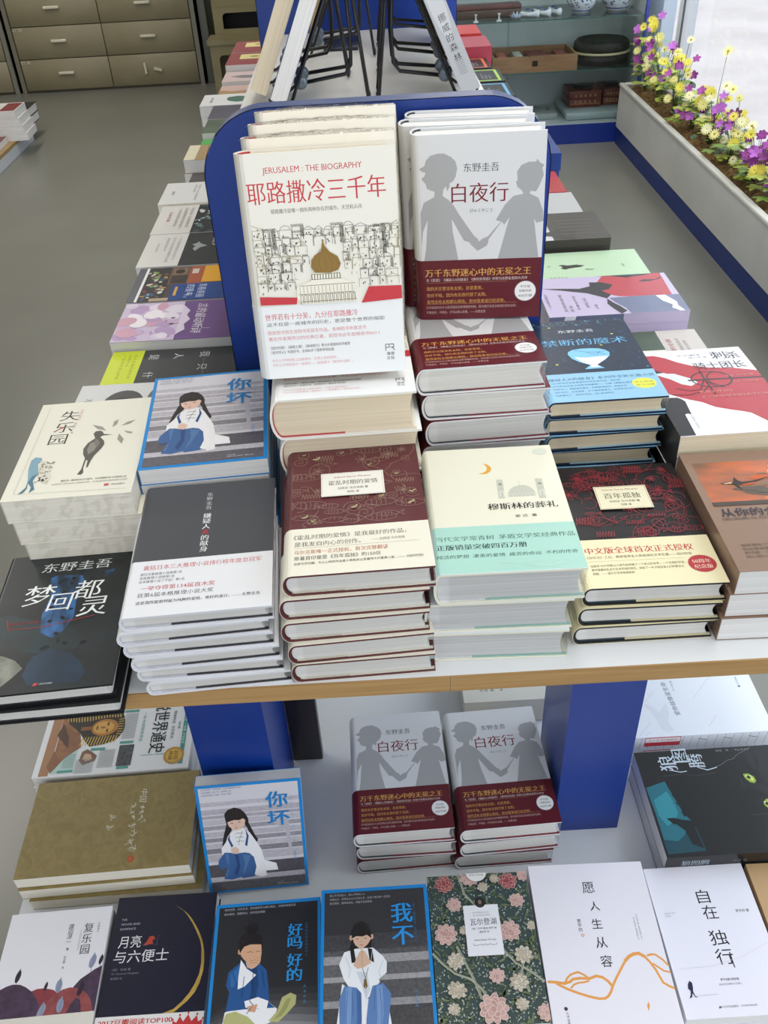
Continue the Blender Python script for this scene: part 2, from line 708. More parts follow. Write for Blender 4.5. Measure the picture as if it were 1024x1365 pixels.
# ---- silver cover with two grey children holding hands
def art_children(A):
    g = '#a9aaac'
    A.p(g, [6,183,16,186,18,192,23,197,31,199,38,199,46,195,51,190,53,182,51,173,48,168,44,166,44,162,41,157,40,163,37,159,36,152,43,147,49,140,54,131,64,116,72,104,76,101,78,97,81,100,88,100,89,97,87,92,76,86,69,93,66,97,60,99,46,125,47,110,53,77,53,73,12,73,15,90,18,125,12,111,8,94,3,81,1,95,3,116,8,133,14,145,26,151,27,157,22,159,18,161,17,166,12,172,16,175,17,179,13,180])
    A.p(g, [100,75,113,125,107,116,104,120,88,98,84,94,78,97,81,100,88,103,103,120,97,122,107,139,117,149,128,151,126,155,121,159,119,165,121,166,120,176,125,183,133,186,141,186,142,189,145,185,150,182,148,179,150,171,145,158,142,153,136,154,135,151,145,146,151,131,152,119,144,117,141,122,146,89,148,76])
    A.t('东野圭吾', 60, 182.5, 100, '#4a4a4c', 10.5)
    A.t('白夜行', 46, 154.5, 111, '#7a1f2a', 24)
    A.t('びゃくやこう', 67, 134, 93, '#555558', 5)


def art_children_band(A):
    y = '#d9a557'
    A.t('万千东野迷心中的无冕之王', 13, 60, 140, y, 10.5, 0.015)
    A.t('与《恶意》《嫌疑人X的献身》《解忧杂货店》并称为东野圭吾四大杰作', 14, 51, 136, '#d9c9c4', 4.2)
    A.l('#b98a5a', 0.3, [14, 47.5, 112, 47.5])
    lines(A, y, 14, 110, 40, 8.6, ['我的天空里没有太阳，总是黑夜，', '但并不暗，因为有东西代替了太阳。', '虽然没有太阳那么明亮，但对我来说已经足够。'], 5.4)
    A.l('#b98a5a', 0.3, [14, 20, 124, 20])
    lines(A, '#c9a9a4', 13, 124, 15.5, 6.5, ['只可惜当你为什么而活我还没弄清楚的时候，因为我们总还没有相互依存这样，', '不再逃开，不再走，才可以那么坚强。——东野圭吾'], 3.9)
    q = []
    for i in range(64):
        a = 2 * math.pi * i / 64
        rr = 13.2 if i % 2 else 12.2
        q += [134 + rr * math.cos(a), 34 + rr * math.sin(a)]
    A.p('#ededec', q)
    A.t('中文版', 128, 40, 140, '#6a4a4a', 3.6)
    A.t('销量突破', 126.5, 34.5, 141.5, '#6a4a4a', 3.4)
    A.t('450万册', 125.5, 28, 142.5, '#6a4a4a', 4)


CH = Spec(.152, .219, .0345, True, '#dcdddf', 'white', band='#5f1a25', band_h=.0755, flaps=('#3c4048', '#7d2c38', 0.36), art=art_children, band_art=art_children_band, lining='#343941')


# ---- cream cover with red title and a pen drawing of an old city
def city(A):
    rnd = random.Random(5)
    k1, k2 = '#3a3526', '#8a7f55'
    L = lambda a, c=k1, w=0.36: (A.l(c, w, a, up=False))
    rows = [(158, 9, 150), (150, 10, 142), (141, 11, 134), (131, 11, 124), (122, 11, 115), (112, 10, 106), (103, 9, 97)]
    for ri, (yt, hh, yb) in enumerate(rows):
        x = rnd.uniform(9, 14)
        while x < 160:
            w = rnd.uniform(5.5, 13)
            if 70 - (12 if ri > 4 else 0) < x + w and x < 101 + (14 if ri > 4 else 0) and yt < 149:
                x += w
                continue
            h = hh * rnd.uniform(.75, 1.15)
            y0 = yb + rnd.uniform(-1, 1)
            y1 = y0 + h
            c = k2 if x < 22 or x > 150 or rnd.random() < .15 else k1
            L([x, y0, x, y1, x + w, y1, x + w, y0], c)
            kind = rnd.random()
            if kind < .25:
                L([x + w * (.5 + .42 * math.cos(a * math.pi / 8)) if i % 2 == 0 else y1 + w * .34 * math.sin(a * math.pi / 8) for a in range(9) for i in (0, 1)], c)
            elif kind < .5:
                L([x - .6, y1, x + w / 2, y1 + 3.2, x + w + .6, y1], c)
            elif kind < .72:
                xx = x
                q = []
                while xx < x + w - 1:
                    q += [xx, y1, xx, y1 + 1.4, xx + 1, y1 + 1.4, xx + 1, y1]
                    xx += 2
                L(q, c)
            for j in range(rnd.randint(1, 3)):
                wx, wy = x + rnd.uniform(1, max(1.1, w - 3)), y0 + rnd.uniform(1.5, max(1.6, h - 4))
                A.p(c if rnd.random() < .5 else k1, [wx, wy, wx + 1.1, wy, wx + 1.1, wy + 1.9, wx, wy + 1.9])
                A.k -= 1
            if rnd.random() < .35:
                for j in range(4):
                    L([x + w - 2 + j * .5, y0 + 1, x + w - 2 + j * .5, y1 - 1], c, .22)
            x += w + rnd.uniform(.3, 1.6)
    for x0, y0, y1 in ((24, 139, 160), (54, 152, 163), (95, 143, 162), (139, 130, 158)):
        L([x0, y0, x0, y1, x0 + 12, y1, x0 + 12, y0])
        q = []
        for j in range(5):
            q += [x0 - .6 + j * 2.7, y1, x0 - .6 + j * 2.7, y1 + 1.6, x0 + 1 + j * 2.7, y1 + 1.6, x0 + 1 + j * 2.7, y1]
        L(q)
        for j in range(6):
            L([x0 + 8.6 + j * .55, y0 + .5, x0 + 8.6 + j * .55, y1 - .5], k1, .25)
    for j in range(150):
        x, y = rnd.uniform(9, 158), rnd.uniform(98, 158)
        if 66 < x < 106 and y < 152:
            continue
        if rnd.random() < .5:
            L([x, y, x + rnd.uniform(1.5, 5), y + rnd.uniform(-.3, .3)], rnd.choice([k1, k2]), .3)
        else:
            L([x, y, x, y + rnd.uniform(1, 3)], rnd.choice([k1, k2]), .3)
    L([9, 166, 22, 162, 26, 160], k2); L([9, 140, 30, 136, 48, 131, 60, 128], k2); L([140, 160, 152, 156, 164, 163], k2)
    for j in range(26):
        x, y = rnd.uniform(9, 24), rnd.uniform(90, 164)
        A.e(k2, x, y, rnd.uniform(.5, 1.1), n=7, up=False)
    A.up()


def art_city(A):
    red = '#c8303a'
    A.t('JERUSALEM : THE BIOGRAPHY', 30, 217.5, 131, red, 8.5)
    A.t('耶路撒冷三千年', 11.5, 197, 154, red, 24)
    A.t('耶路撒冷是唯一拥有两种存在的城市，天堂和人间', 34, 178.5, 128, '#666058', 5)
    city(A)
    A.p(red, [0,92,52,89,51,82,0,83])
    A.p(red, [130,96,165,95,165,81,121,79])
    A.p('#efe9d8', [53,101,69,106,70,114,100,114,101,107,116,101,112,88,117,81,58,81,52,88])
    k = '#3a3526'
    for y, x0, x1 in ((112.5, 70, 100), (107, 69, 101), (101, 56, 115), (92, 54, 113), (84, 57, 116)):
        A.l(k, .5, [x0, y, x1, y], up=False)
    for x in range(70, 101, 3):
        A.l(k, .8, [x, 107, x, 112], up=False)
    for x in range(56, 116, 4):
        A.l(k, .5, [x, 82, x, 91, x + 2.4, 91, x + 2.4, 82], up=False)
        A.l(k, .35, [x, 93, x, 100], up=False)
    A.up()
    A.p('#8d6c24', [85,149,86,142,91,135,99,130,102,122,99,116,90,113,74,114,70,120,71,127,75,132,82,136])
    for d in (-9, -5, 0, 5, 9):
        A.l('#6f5218', .35, [84 + d * .3, 138, 86 + d * 1.5, 124, 86 + d, 115], up=False)
    A.up()


def art_city_band(A):
    red, gr = '#d0505a', '#5a564e'
    A.t('世界若有十分美，九分在耶路撒冷', 15, 69, 116, red, 7.6)
    A.t('这不仅是一座城市的历史，更是整个世界的缩影', 16, 61, 145, '#3f3c38', 4.6)
    lines(A, '#d98a90', 16, 138, 52, 7, ['国家图书馆文津图书奖获奖作品，各种图书年度选书', '著名作家推荐过的经典巨著，英国书店年度畅销书NO.1'], 4.8)
    lines(A, gr, 17, 105, 35, 5.2, ['《纽约时报》《泰晤士报》《新闻周刊》等30多家媒体好评推荐', '《经济学人》年度好书，全球80多个国家争相出版'], 3.8)
    lines(A, '#e3a9ad', 17, 107, 20.5, 5.2, ['为什么不同民族上这座城市，它是人类的城市，', '为什么不同民族为一座城市——耶路撒冷（更好的注解）。'], 3.6)
    A.l('#2a2825', .7, [144, 24, 144, 31, 148, 31, 148, 27.5, 144, 27.5], up=False)
    A.l('#2a2825', .7, [149, 31, 153, 31, 153, 27.5, 149.5, 27.5], up=False)
    A.l('#2a2825', .7, [151, 27.5, 154, 24], up=False)
    A.t('漫睿', 144.5, 20.5, 153.5, '#2a2825', 4.2)
    A.t('文化', 144.5, 15.5, 153.5, '#2a2825', 4.2)


def film_city(mb):
    w, h, t = .165, .235, .051
    rnd = random.Random(3)
    nx, nz = 30, 9
    for side in (0, 1):
        vs, fs = [], []
        for i in range(nx + 1):
            for j in range(nz + 1):
                u, v = i / nx, j / nz
                bul = math.sin(math.pi * u) ** .4 * math.sin(math.pi * v) ** .5
                if side == 0:
                    vs.append((-w / 2 - .0006 + u * (w + .0015), h / 2 - .001 + .004 * bul + rnd.uniform(-.0014, .0014) * bul, -.0002 + v * (t + .0004)))
                else:
                    vs.append((w / 2 + .0004 + .003 * bul + rnd.uniform(-.001, .001) * bul, -h / 2 + u * h, -.0002 + v * (t + .0004)))
        for i in range(nx):
            for j in range(nz):
                a = i * (nz + 1) + j
                fs.append((a, a + 1, a + nz + 2, a + nz + 1))
        mb.add(vs, fs, film_mat(), True)


CITY = Spec(.165, .235, .0515, True, '#ece8dd', 'cream', band='#eceded', band_h=.081, flaps=('#b3424a', '#d8d0c4', 0.5), art=art_city, band_art=art_city_band, film=film_city, r=.012, lining='#b5303a')


# ---- maroon cover with pale scribbles, cream label and band
def scribbles(A, c, seed, n, gold=None, y0=72, wd=.4):
    rnd = random.Random(seed)
    for i in range(n):
        x, y = rnd.uniform(12, A.w - 8), rnd.uniform(y0 + 4, A.h - 8)
        k = rnd.randint(0, 6)
        s = rnd.uniform(5, 13)
        a0 = rnd.uniform(0, 6.3)
        if k == 0:      # spiral
            A.l(c, wd, [q for j in range(26) for q in (x + s * j / 26 * math.cos(a0 + j * .5), y + s * j / 26 * math.sin(a0 + j * .5))], up=False)
        elif k == 1:    # blossom of loops
            for p in range(6):
                a = a0 + p * 1.047
                A.l(c, wd, [q for j in range(9) for q in (x + s * .8 * math.sin(math.pi * j / 8) * math.cos(a + (j - 4) * .12), y + s * .8 * math.sin(math.pi * j / 8) * math.sin(a + (j - 4) * .12))], up=False)
            A.e(c, x, y, s * .13, n=10, up=False)
        elif k == 2:    # long sweeping line
            q = []
            for j in range(18):
                q += [x + (j - 9) * 4 * math.cos(a0) + 5 * math.sin(j * .5), y + (j - 9) * 3 * math.sin(a0) + 5 * math.cos(j * .42)]
            q2 = []
            for j in range(0, len(q), 2):
                q2 += [q[j], max(q[j + 1], y0)]
            A.l(c, wd, q2, up=False)
        elif k == 3:    # fish
            fx = 1 if rnd.random() < .5 else -1
            A.l(c, wd, [q for j in range(21) for q in (x + fx * s * 1.3 * math.cos(j * .314), y + s * .5 * math.sin(j * .314))], up=False)
            A.l(c, wd, [x + fx * s * 1.3, y, x + fx * s * 2, y + s * .5, x + fx * s * 1.8, y, x + fx * s * 2, y - s * .5, x + fx * s * 1.3, y], up=False)
            for j in range(4):
                A.l(c, wd, [x + (j - 2) * s * .4, y + s * .35, x + (j - 2) * s * .4 + 1, y, x + (j - 2) * s * .4, y - s * .35], up=False)
        elif k == 4:    # leaf with veins
            A.l(c, wd, [q for j in range(13) for q in (x + (j - 6) * s * .25, y + s * .45 * math.sin(math.pi * j / 12))], up=False)
            A.l(c, wd, [q for j in range(13) for q in (x + (j - 6) * s * .25, y - s * .45 * math.sin(math.pi * j / 12))], up=False)
            for j in range(-4, 5, 2):
                A.l(c, wd, [x + j * s * .25, y, x + j * s * .25 + 2, y + s * .3], up=False)
        elif k == 5:    # zigzag
            A.l(c, wd, [q for j in range(14) for q in (x + j * 1.6, y + (s * .5 if j % 2 else -s * .5))], up=False)
        else:
            A.l(c, wd, [q for j in range(15) for q in (x + s * math.cos(a0 + j * .3), y + s * 1.2 * math.sin(a0 + j * .3))], up=False)
        if gold and i % 4 == 0:
            A.e(gold, x, y, s * .28, s * .12, 12, a0, up=False)
            A.e(gold, x + s * .3, y + s * .2, s * .2, s * .1, 12, a0 + 1, up=False)
    A.up()


def art_maroon(A):
    scribbles(A, '#96786a', 11, 64, '#b0a47c', 74, .5)
    A.r('#e9e6dc', 40, 122, 109, 164.5)
    A.l('#b5b0a0', .35, [41.5, 123.5, 107.5, 123.5, 107.5, 163, 41.5, 163], True)
    k = '#3d3a36'
    A.t('Gabriel García Márquez', 54, 156, 95, '#8a5a50', 4.6)
    A.t('霍乱时期的爱情', 48, 146, 102, k, 9)
    A.t('加西亚·马尔克斯 著', 58, 135.5, 91, k, 4.4)
    A.t('杨玲 译', 68, 128.5, 81, k, 4.4)


def art_maroon_band(A):
    k = '#4a4640'
    A.t('《霍乱时期的爱情》是我最好的作品，', 11, 57.5, 126, k, 8)
    A.t('是我发自内心的创作。', 12, 46.5, 79, k, 8)
    A.t('——加西亚·马尔克斯', 91, 47, 124, '#6a655c', 4.5)
    A.l('#9a9484', .3, [12, 40.5, 138, 40.5])
    A.t('马尔克斯唯一正式授权，首次完整翻译', 12, 34, 106, '#b5663e', 7)
    A.t('原著首印量是《百年孤独》的150倍', 12, 25, 98, k, 6.6)
    A.t('这部光芒闪耀、令人心碎的作品是人类有史以来最伟大的爱情小说。——《纽约时报》', 12, 17, 140, k, 4.2, .01)


MAROON = Spec(.150, .215, .0264, True, '#5e2c30', 'white', band='#e7e3d2', band_h=.0715, flaps=('#d9d4c2', '#e8e4d6', 0.4), art=art_maroon, band_art=art_maroon_band, lining='#4a1d22')


# ---- pale cream cover with a moon and a mosque, mint band
def art_moon(A):
    A.p('#e0a53c', [69,187,74.5,184.5,77.8,179.5,78.2,175,76.5,170,72,166.5,66.5,165.6,62.5,167,68,168.5,72,172,73.5,176.5,73,181,71.2,184.5])
    g = '#c3c4b4'
    A.p(g, [81,154,88,154,86.5,119,79.5,119])
    A.p(g, [124,153,132,152,131,116,123.5,116])
    A.p(g, [90,121,91,128,93.5,134,98,139,105,141.5,110,141.5,115,139,119,133,120.5,127,120,121])
    for j in range(7):
        A.l('#dadacb', .5, [91 + j * 4.6, 121, 91 + j * 4.6, 125, 93.4 + j * 4.6, 126.5, 95 + j * 4.6, 125], up=False)
    for j in range(5):
        A.l('#d4d4c4', .4, [92 + j, 127 + 2.6 * j, 119 - j, 127 + 2.6 * j], up=False)
    for x, y in ((84.3, 145), (128, 143)):
        A.e('#8f9086', x, y, 2.1, n=14, up=False)
        A.l('#a5a598', .5, [x - 2.5, y - 8, x + 2.5, y - 8], up=False)
        A.l('#e2e2d4', .8, [x - 2, y - 22, x - 2, y - 13, x + 2, y - 13, x + 2, y - 22], up=False)
    A.l(g, .5, [105.5, 141, 105.5, 150], up=False)
    A.up()
    A.t('穆斯林的葬礼', 66, 105, 141, '#1d1c1a', 12, .03)
    A.t('霍 达  著', 93, 87.5, 116, '#3d3c38', 5)
    A.e('#d5d8c8', 138, 205, 9, 6, 16)


def art_moon_band(A):
    A.r('#a9d4c6', 2, 0.4, A.w, A.h - .3)
    k = '#2c4a46'
    A.t('当代文学常青树', 6, 54, 66, k, 8)
    A.t('茅盾文学奖经典作品', 71, 54, 149, k, 8)
    A.t('正版销量突破四百万册', 6, 40.5, 98, '#1f3a38', 9, .03)
    A.t('纯洁的梦想  凄美的爱情  痛苦的命运  不朽的传奇', 5, 26, 147, k, 6, 0, 0, .15)
    for j in range(9):
        A.l('#b7d8cd', .5, [q for i in range(20) for q in (30 + j * 13 + 7 * math.cos(i * .33), 9 + 5 * math.sin(i * .33 + j))], up=False)


MOON = Spec(.152, .218, .0396, True, '#e6e3cf', 'grey', band='#dfe3e6', band_h=.0735, flaps=('#dfe3e8', '#a3cbc0', 0.34), art=art_moon, band_art=art_moon_band, r=.007)


# ---- black cover with red scribbles
def art_black_red(A):
    scribbles(A, '#94303a', 23, 84, None, 78, .6)
    A.r('#e6dfc0', 45, 127, 106, 170)
    A.l('#a8956a', .5, [46.5, 128.6, 104.5, 128.6, 104.5, 168.4, 46.5, 168.4], True)
    A.t('Gabriel García Márquez', 54, 163, 96, '#9a4038', 4.6)
    A.t('百年孤独', 54, 151.5, 96, '#2e2a20', 11)
    A.t('加西亚·马尔克斯 著', 58, 141, 93, '#4a4434', 4.2)
    A.t('范晔 译', 70, 134.5, 82, '#4a4434', 4.2)


def art_black_red_band(A):
    k = '#57503c'
    A.t('中文版全球首次正式授权', 13, 58, 129, '#b83436', 11.5, .02)
    A.t('《创世记》之后，首部值得全人类阅读的文学巨著——纽约时报', 13, 47, 125, k, 4.6)
    A.l('#9a9278', .3, [12, 40.5, 115, 40.5])
    lines(A, k, 14, 114, 33.5, 6, ['加西亚·马尔克斯以小说作品创建了一个自己的世界，一个浓缩的宇宙，', '其中喧嚣纷乱却又生动可信的现实，映射了一片大陆及其人们的富足与', '贫困。——诺贝尔文学奖颁奖辞'], 4)
    q = []
    for i in range(72):
        a = 2 * math.pi * i / 72
        rr = 15.2 if i % 2 else 14
        q += [131 + rr * math.cos(a), 30 + rr * .93 * math.sin(a)]
    A.p('#b3323a', q)
    A.t('50周年', 121.5, 34, 141, '#e8ccb8', 7, .03)
    A.t('纪念版', 121.5, 25.5, 141, '#e8ccb8', 7, .03)


BLACKRED = Spec(.150, .215, .0248, True, '#1d191b', 'white', band='#e8dfb8', band_h=.0765, flaps=('#2b3f48', '#e3d9b4', 0.38), art=art_black_red, band_art=art_black_red_band, lining='#1c2024')


# ---- night-blue cover with an hourglass lake
def art_blue(A):
    rnd = random.Random(4)
    for i in range(150):
        x, y = rnd.uniform(6, 146), rnd.uniform(70, 211)
        edge = y > 196 or x < 14 or x > 138
        A.e(rnd.choice(['#2c4d70', '#35618a', '#1c3550', '#4a7fa0'] if edge else ['#16304e', '#1f3d60', '#0f2238']), x, y, rnd.uniform(1, 3.4), rnd.uniform(.8, 2.6), 7, rnd.uniform(0, 3), up=False)
    A.up()
    for i in range(40):
        A.e('#7fa6c0', rnd.uniform(8, 144), rnd.uniform(72, 190), .35, n=5, up=False)
    for x, y in ((40, 196), (98, 138), (30, 92), (120, 168)):
        A.e('#d6cf55', x, y, 2, 1.4, 10, up=False)
    A.up()
    for i in range(14):
        x = rnd.uniform(8, 146)
        A.l('#5d94b4', .5, [x, 211, x + rnd.uniform(-5, 5), 205, x + rnd.uniform(-9, 9), 200], up=False)
    A.up()
    A.t('东野圭吾', 49, 182, 98, '#dfe6ea', 9)
    A.t('禁断的魔术', 21, 150, 135, '#6fb4dd', 19)
    A.p('#7ec0e6', [49,117,51,124,58,129,68,131,80,131,92,129,100,124,104,117,102,108,95,99,86,91,80,86,88,76,62,76,72,86,60,95,52,105])
    A.p('#e4eaea', [56,109,70,106,88,107,100,107,94,99,86,91,80,85,84,80,70,80,73,85,64,93])
    A.l('#24405c', .8, [60, 127, 74, 121, 88, 119, 97, 112], up=False)
    A.l('#24405c', .5, [74, 121, 80, 114, 86, 112, 92, 121], up=False)
    A.l('#24405c', .5, [88, 119, 99, 121], up=False)
    A.up()


def art_blue_band(A):
    k = '#2b4f68'
    A.t('《嫌疑人X的献身》系列作全新长篇小说', 7, 53, 144, k, 7.5)
    lines(A, '#3e6a86', 13, 115, 44.5, 7.4, ['2014年日本读者喜爱的东野圭吾作品，伽利略', '2014年日本亚马逊图书销量第一，让爱《禁断的魔术》', '如果汤川，用禁忌的魔术，你能原谅他吗，那是科学', '他的名字，古芝伸吾，为了替姐姐复仇，科学家汤川学，', '如果看到了，请你别忘记，汤川老师学生'], 3.9)
    A.e('#dfe04e', 126, 33, 15, 12.5, 28)
    A.t('中文简体', 115, 36, 138, '#6f7a3a', 5)
    A.t('首次出版', 115, 29, 138, '#6f7a3a', 5)


BLUE = Spec(.147, .215, .0236, True, '#10233c', 'cream', band='#8fbfdd', band_h=.067, flaps=('#33404e', '#a9cbe0', 0.28), art=art_blue, band_art=art_blue_band)


# ---- grey cover with a vertical title and a white band
def art_grey(A):
    A.r('#4a4b4f', 0, 0, A.w, A.h)
    A.v('东野圭吾', 76.5, 197, 164, '#c9c9c9', 0, 7.4)
    for ch, y in (('嫌', 153.5), ('疑', 143.8), ('人', 134.2), ('的', 115), ('献', 105.4), ('身', 95.8)):
        A.v(ch, 76, y + 5, y - 5, '#f2f2f2', 0, 9.6)
    A.v('X', 76, 129.6, 119.6, '#c03038', .03, 11.5)


def art_grey_band(A):
    k = '#56565a'
    A.t('囊括日本三大推理小说排行榜年度总冠军', 16, 72, 138, '#c04048', 8)
    lines(A, k, 14, 60, 62, 5.6, ['周刊文春推理小说榜第1名', '本格推理小说榜第1名', '这本推理小说了不起！第1名'], 4.6)
    A.t('一举夺得第134届直木奖', 17, 40.5, 92, '#c04048', 7.4)
    A.t('获第6届本格推理小说大奖', 15, 30.5, 91, k, 7)
    A.t('这是我所能想到最为纯粹的爱情，绝好的诡计。——东野圭吾', 15, 19.5, 138, k, 5.2, .01)


GREY = Spec(.150, .215, .0172, True, '#d9d9e0', 'white', band='#e2e3e6', band_h=.083, flaps=('#cfd0d8', '#3a3a40', 0.33), art=art_grey, band_art=art_grey_band)


# ---- black cover with a blue waterfall
def art_fall(A):
    rnd = random.Random(8)
    A.r(N('#101416', '#1c2528', 26, .36, (1, 1, 1), 6, .35, .7, 0, .2), 0, 0, A.w, A.h)
    A.p(N('#16333a', '#1d2426', 34, .36, (1, 1, 1), 6, .35, .65, 0, .2), [0,112,24,116,50,104,74,92,96,88,110,70,104,56,70,52,40,60,0,62])
    A.p(N('#2d6aa6', '#16283a', 46, .36, (1.6, .6, 1), 6, .38, .62, 0, .2), [56,172,64,176,92,172,97,160,92,130,94,104,86,84,76,74,62,84,58,110,62,140])
    A.p(N('#2a5a8c', '#14222e', 60, .36, (1, 1, 1), 5, .4, .6, 0, .2), [118,176,128,178,126,166,118,166])
    A.p(N('#8a8c80', '#3a3f3c', 40, .36, (1, 1, 1), 6, .35, .7, 0, .2), [0,52,14,58,30,54,44,46,54,34,46,22,36,10,0,14])
    A.p(N('#1f3a52', '#16283a', 20, .3, (1, 1, 1), 4, .35, .65, 0, .3), [62,50,78,57,99,50,112,36,120,20,114,8,64,10,56,24,58,40])
    for i in range(26):
        A.e(rnd.choice(['#152227', '#1b2a2e', '#10181b']), rnd.uniform(58, 120), rnd.uniform(60, 180), rnd.uniform(1.5, 4), rnd.uniform(2, 6), 9, rnd.uniform(0, 3), up=False)
    A.up()
    A.t('东野圭吾', 44, 190, 123, '#dfe3e3', 17, 0, 0, .12)
    wt = '#f0f3f2'
    for ch, x0, x1, y, h in (('梦', 32, 66, 144, 36), ('回', 62, 87, 130, 31), ('都', 87, 118, 147, 33), ('灵', 97, 129, 118, 34)):
        A.t(ch, x0, y, x1, wt, h, 0, 0, .1)
    A.l('#b0403a', .8, [22, 108, 26, 93, 60, 92, 86, 97, 116, 103], up=False)
    A.up()
    A.t('DREAM OF TORINO', 24, 101, 57, '#9c3a36', 6)
    A.p('#d05048', [69,8,73,8,74.5,11.5,70.5,11.5])
    A.t('上海文艺出版社', 75, 9.8, 89, '#d5d5d5', 2.6)


FALL = Spec(.150, .215, .0196, True, '#15181b', 'white', art=art_fall, flaps=('#23262a', '#1c1e24', 0.4))


# ---- cream cover with a bird and a winged figure
def art_bird(A):
    k = '#4a4740'
    A.v('失乐园', 42, 191, 109, '#3a362f', 0, 26, x1=38)
    A.p('#c0494a', [31,143,36,146,42,152,36,150])
    A.v('全新珍藏本', 55, 192, 164, '#c88a84', 0, 4.4)
    A.v('渡边淳一 著', 52, 160, 134, '#8a857a', 0, 4)
    A.p('#55524b', [80,130,82,135,87,136,91,133,93,127.5,105,124.5,93,124,90,121,96,112,98,104,96,95,90,80,88,69,87,57,85,56,84,71,82,72,82,55,84,46,82,42,77,43,80,53,80,76,76,85,74,97,77,109,84,119])
    A.p('#8a867c', [80,108,86,112,90,104,88,92,82,84,79,94])
    A.p('#77736a', [84,118,88,116,92,108,90,98,86,104])
    for q in ([75,151,88,145,95,135,83,140], [101,142,101,155,106,160,106,148], [112,144,118,152,128,156,122,147], [117,132,129,127,127,124,122,126], [112,126,120,112,119,102,112,113]):
        A.p('#9a978c', q)
    A.p('#7fa3b4', [16,80,20,86,28,83,29,77,26,71,31,51,28,37,34,19,29,13,29,24,23,33,25,22,22,13,17,12,23,24,22,38,17,61])
    A.p('#4e7890', [25,46,31,51,28,37,34,19,29,13,29,24,23,34])
    A.p('#4e7890', [17,12,23,24,23,34,25,22,22,13])
    A.p('#d8d4c4', [28,77,35,76,44,63,44,52,48,42,46,28,39,32,33,42,29,62])
    rnd = random.Random(2)
    for i in range(60):
        x, y = rnd.uniform(31, 45), rnd.uniform(32, 74)
        c = '#2c2a32' if y < 48 and x > 34 else '#8b8778'
        A.e(c, x, y, rnd.uniform(.8, 2.4), rnd.uniform(.5, 1.1), 7, rnd.uniform(0, 3), up=False)
    A.up()
    A.l('#b9b5a6', .4, [12, 203, 12, 12, 140, 8], up=False)
    A.t('渡边淳一最具影响力代表作，这本震撼所有人的爱情小说', 61, 32, 136, '#4a463e', 3.8, .03)
    A.t('挖掘现代男女内心情感世界，向爱情做出最美丽的诠释', 52, 26, 138, '#8a857a', 3)
    A.r('#c0494a', 113, 16, 118, 20)
    A.t('青岛出版社', 121, 18, 136, '#6a665c', 3.4)


BIRD = Spec(.146, .210, .0315, False, '#e6e3d4', 'ivory', art=art_bird)


# ---- blue framed covers with a child on stone steps
def dabing(A, steps, inner_low):
    A.r('#7f7a80' if not inner_low else '#2b2b2d', 0, 0, 1, 1)
    A.k -= 1


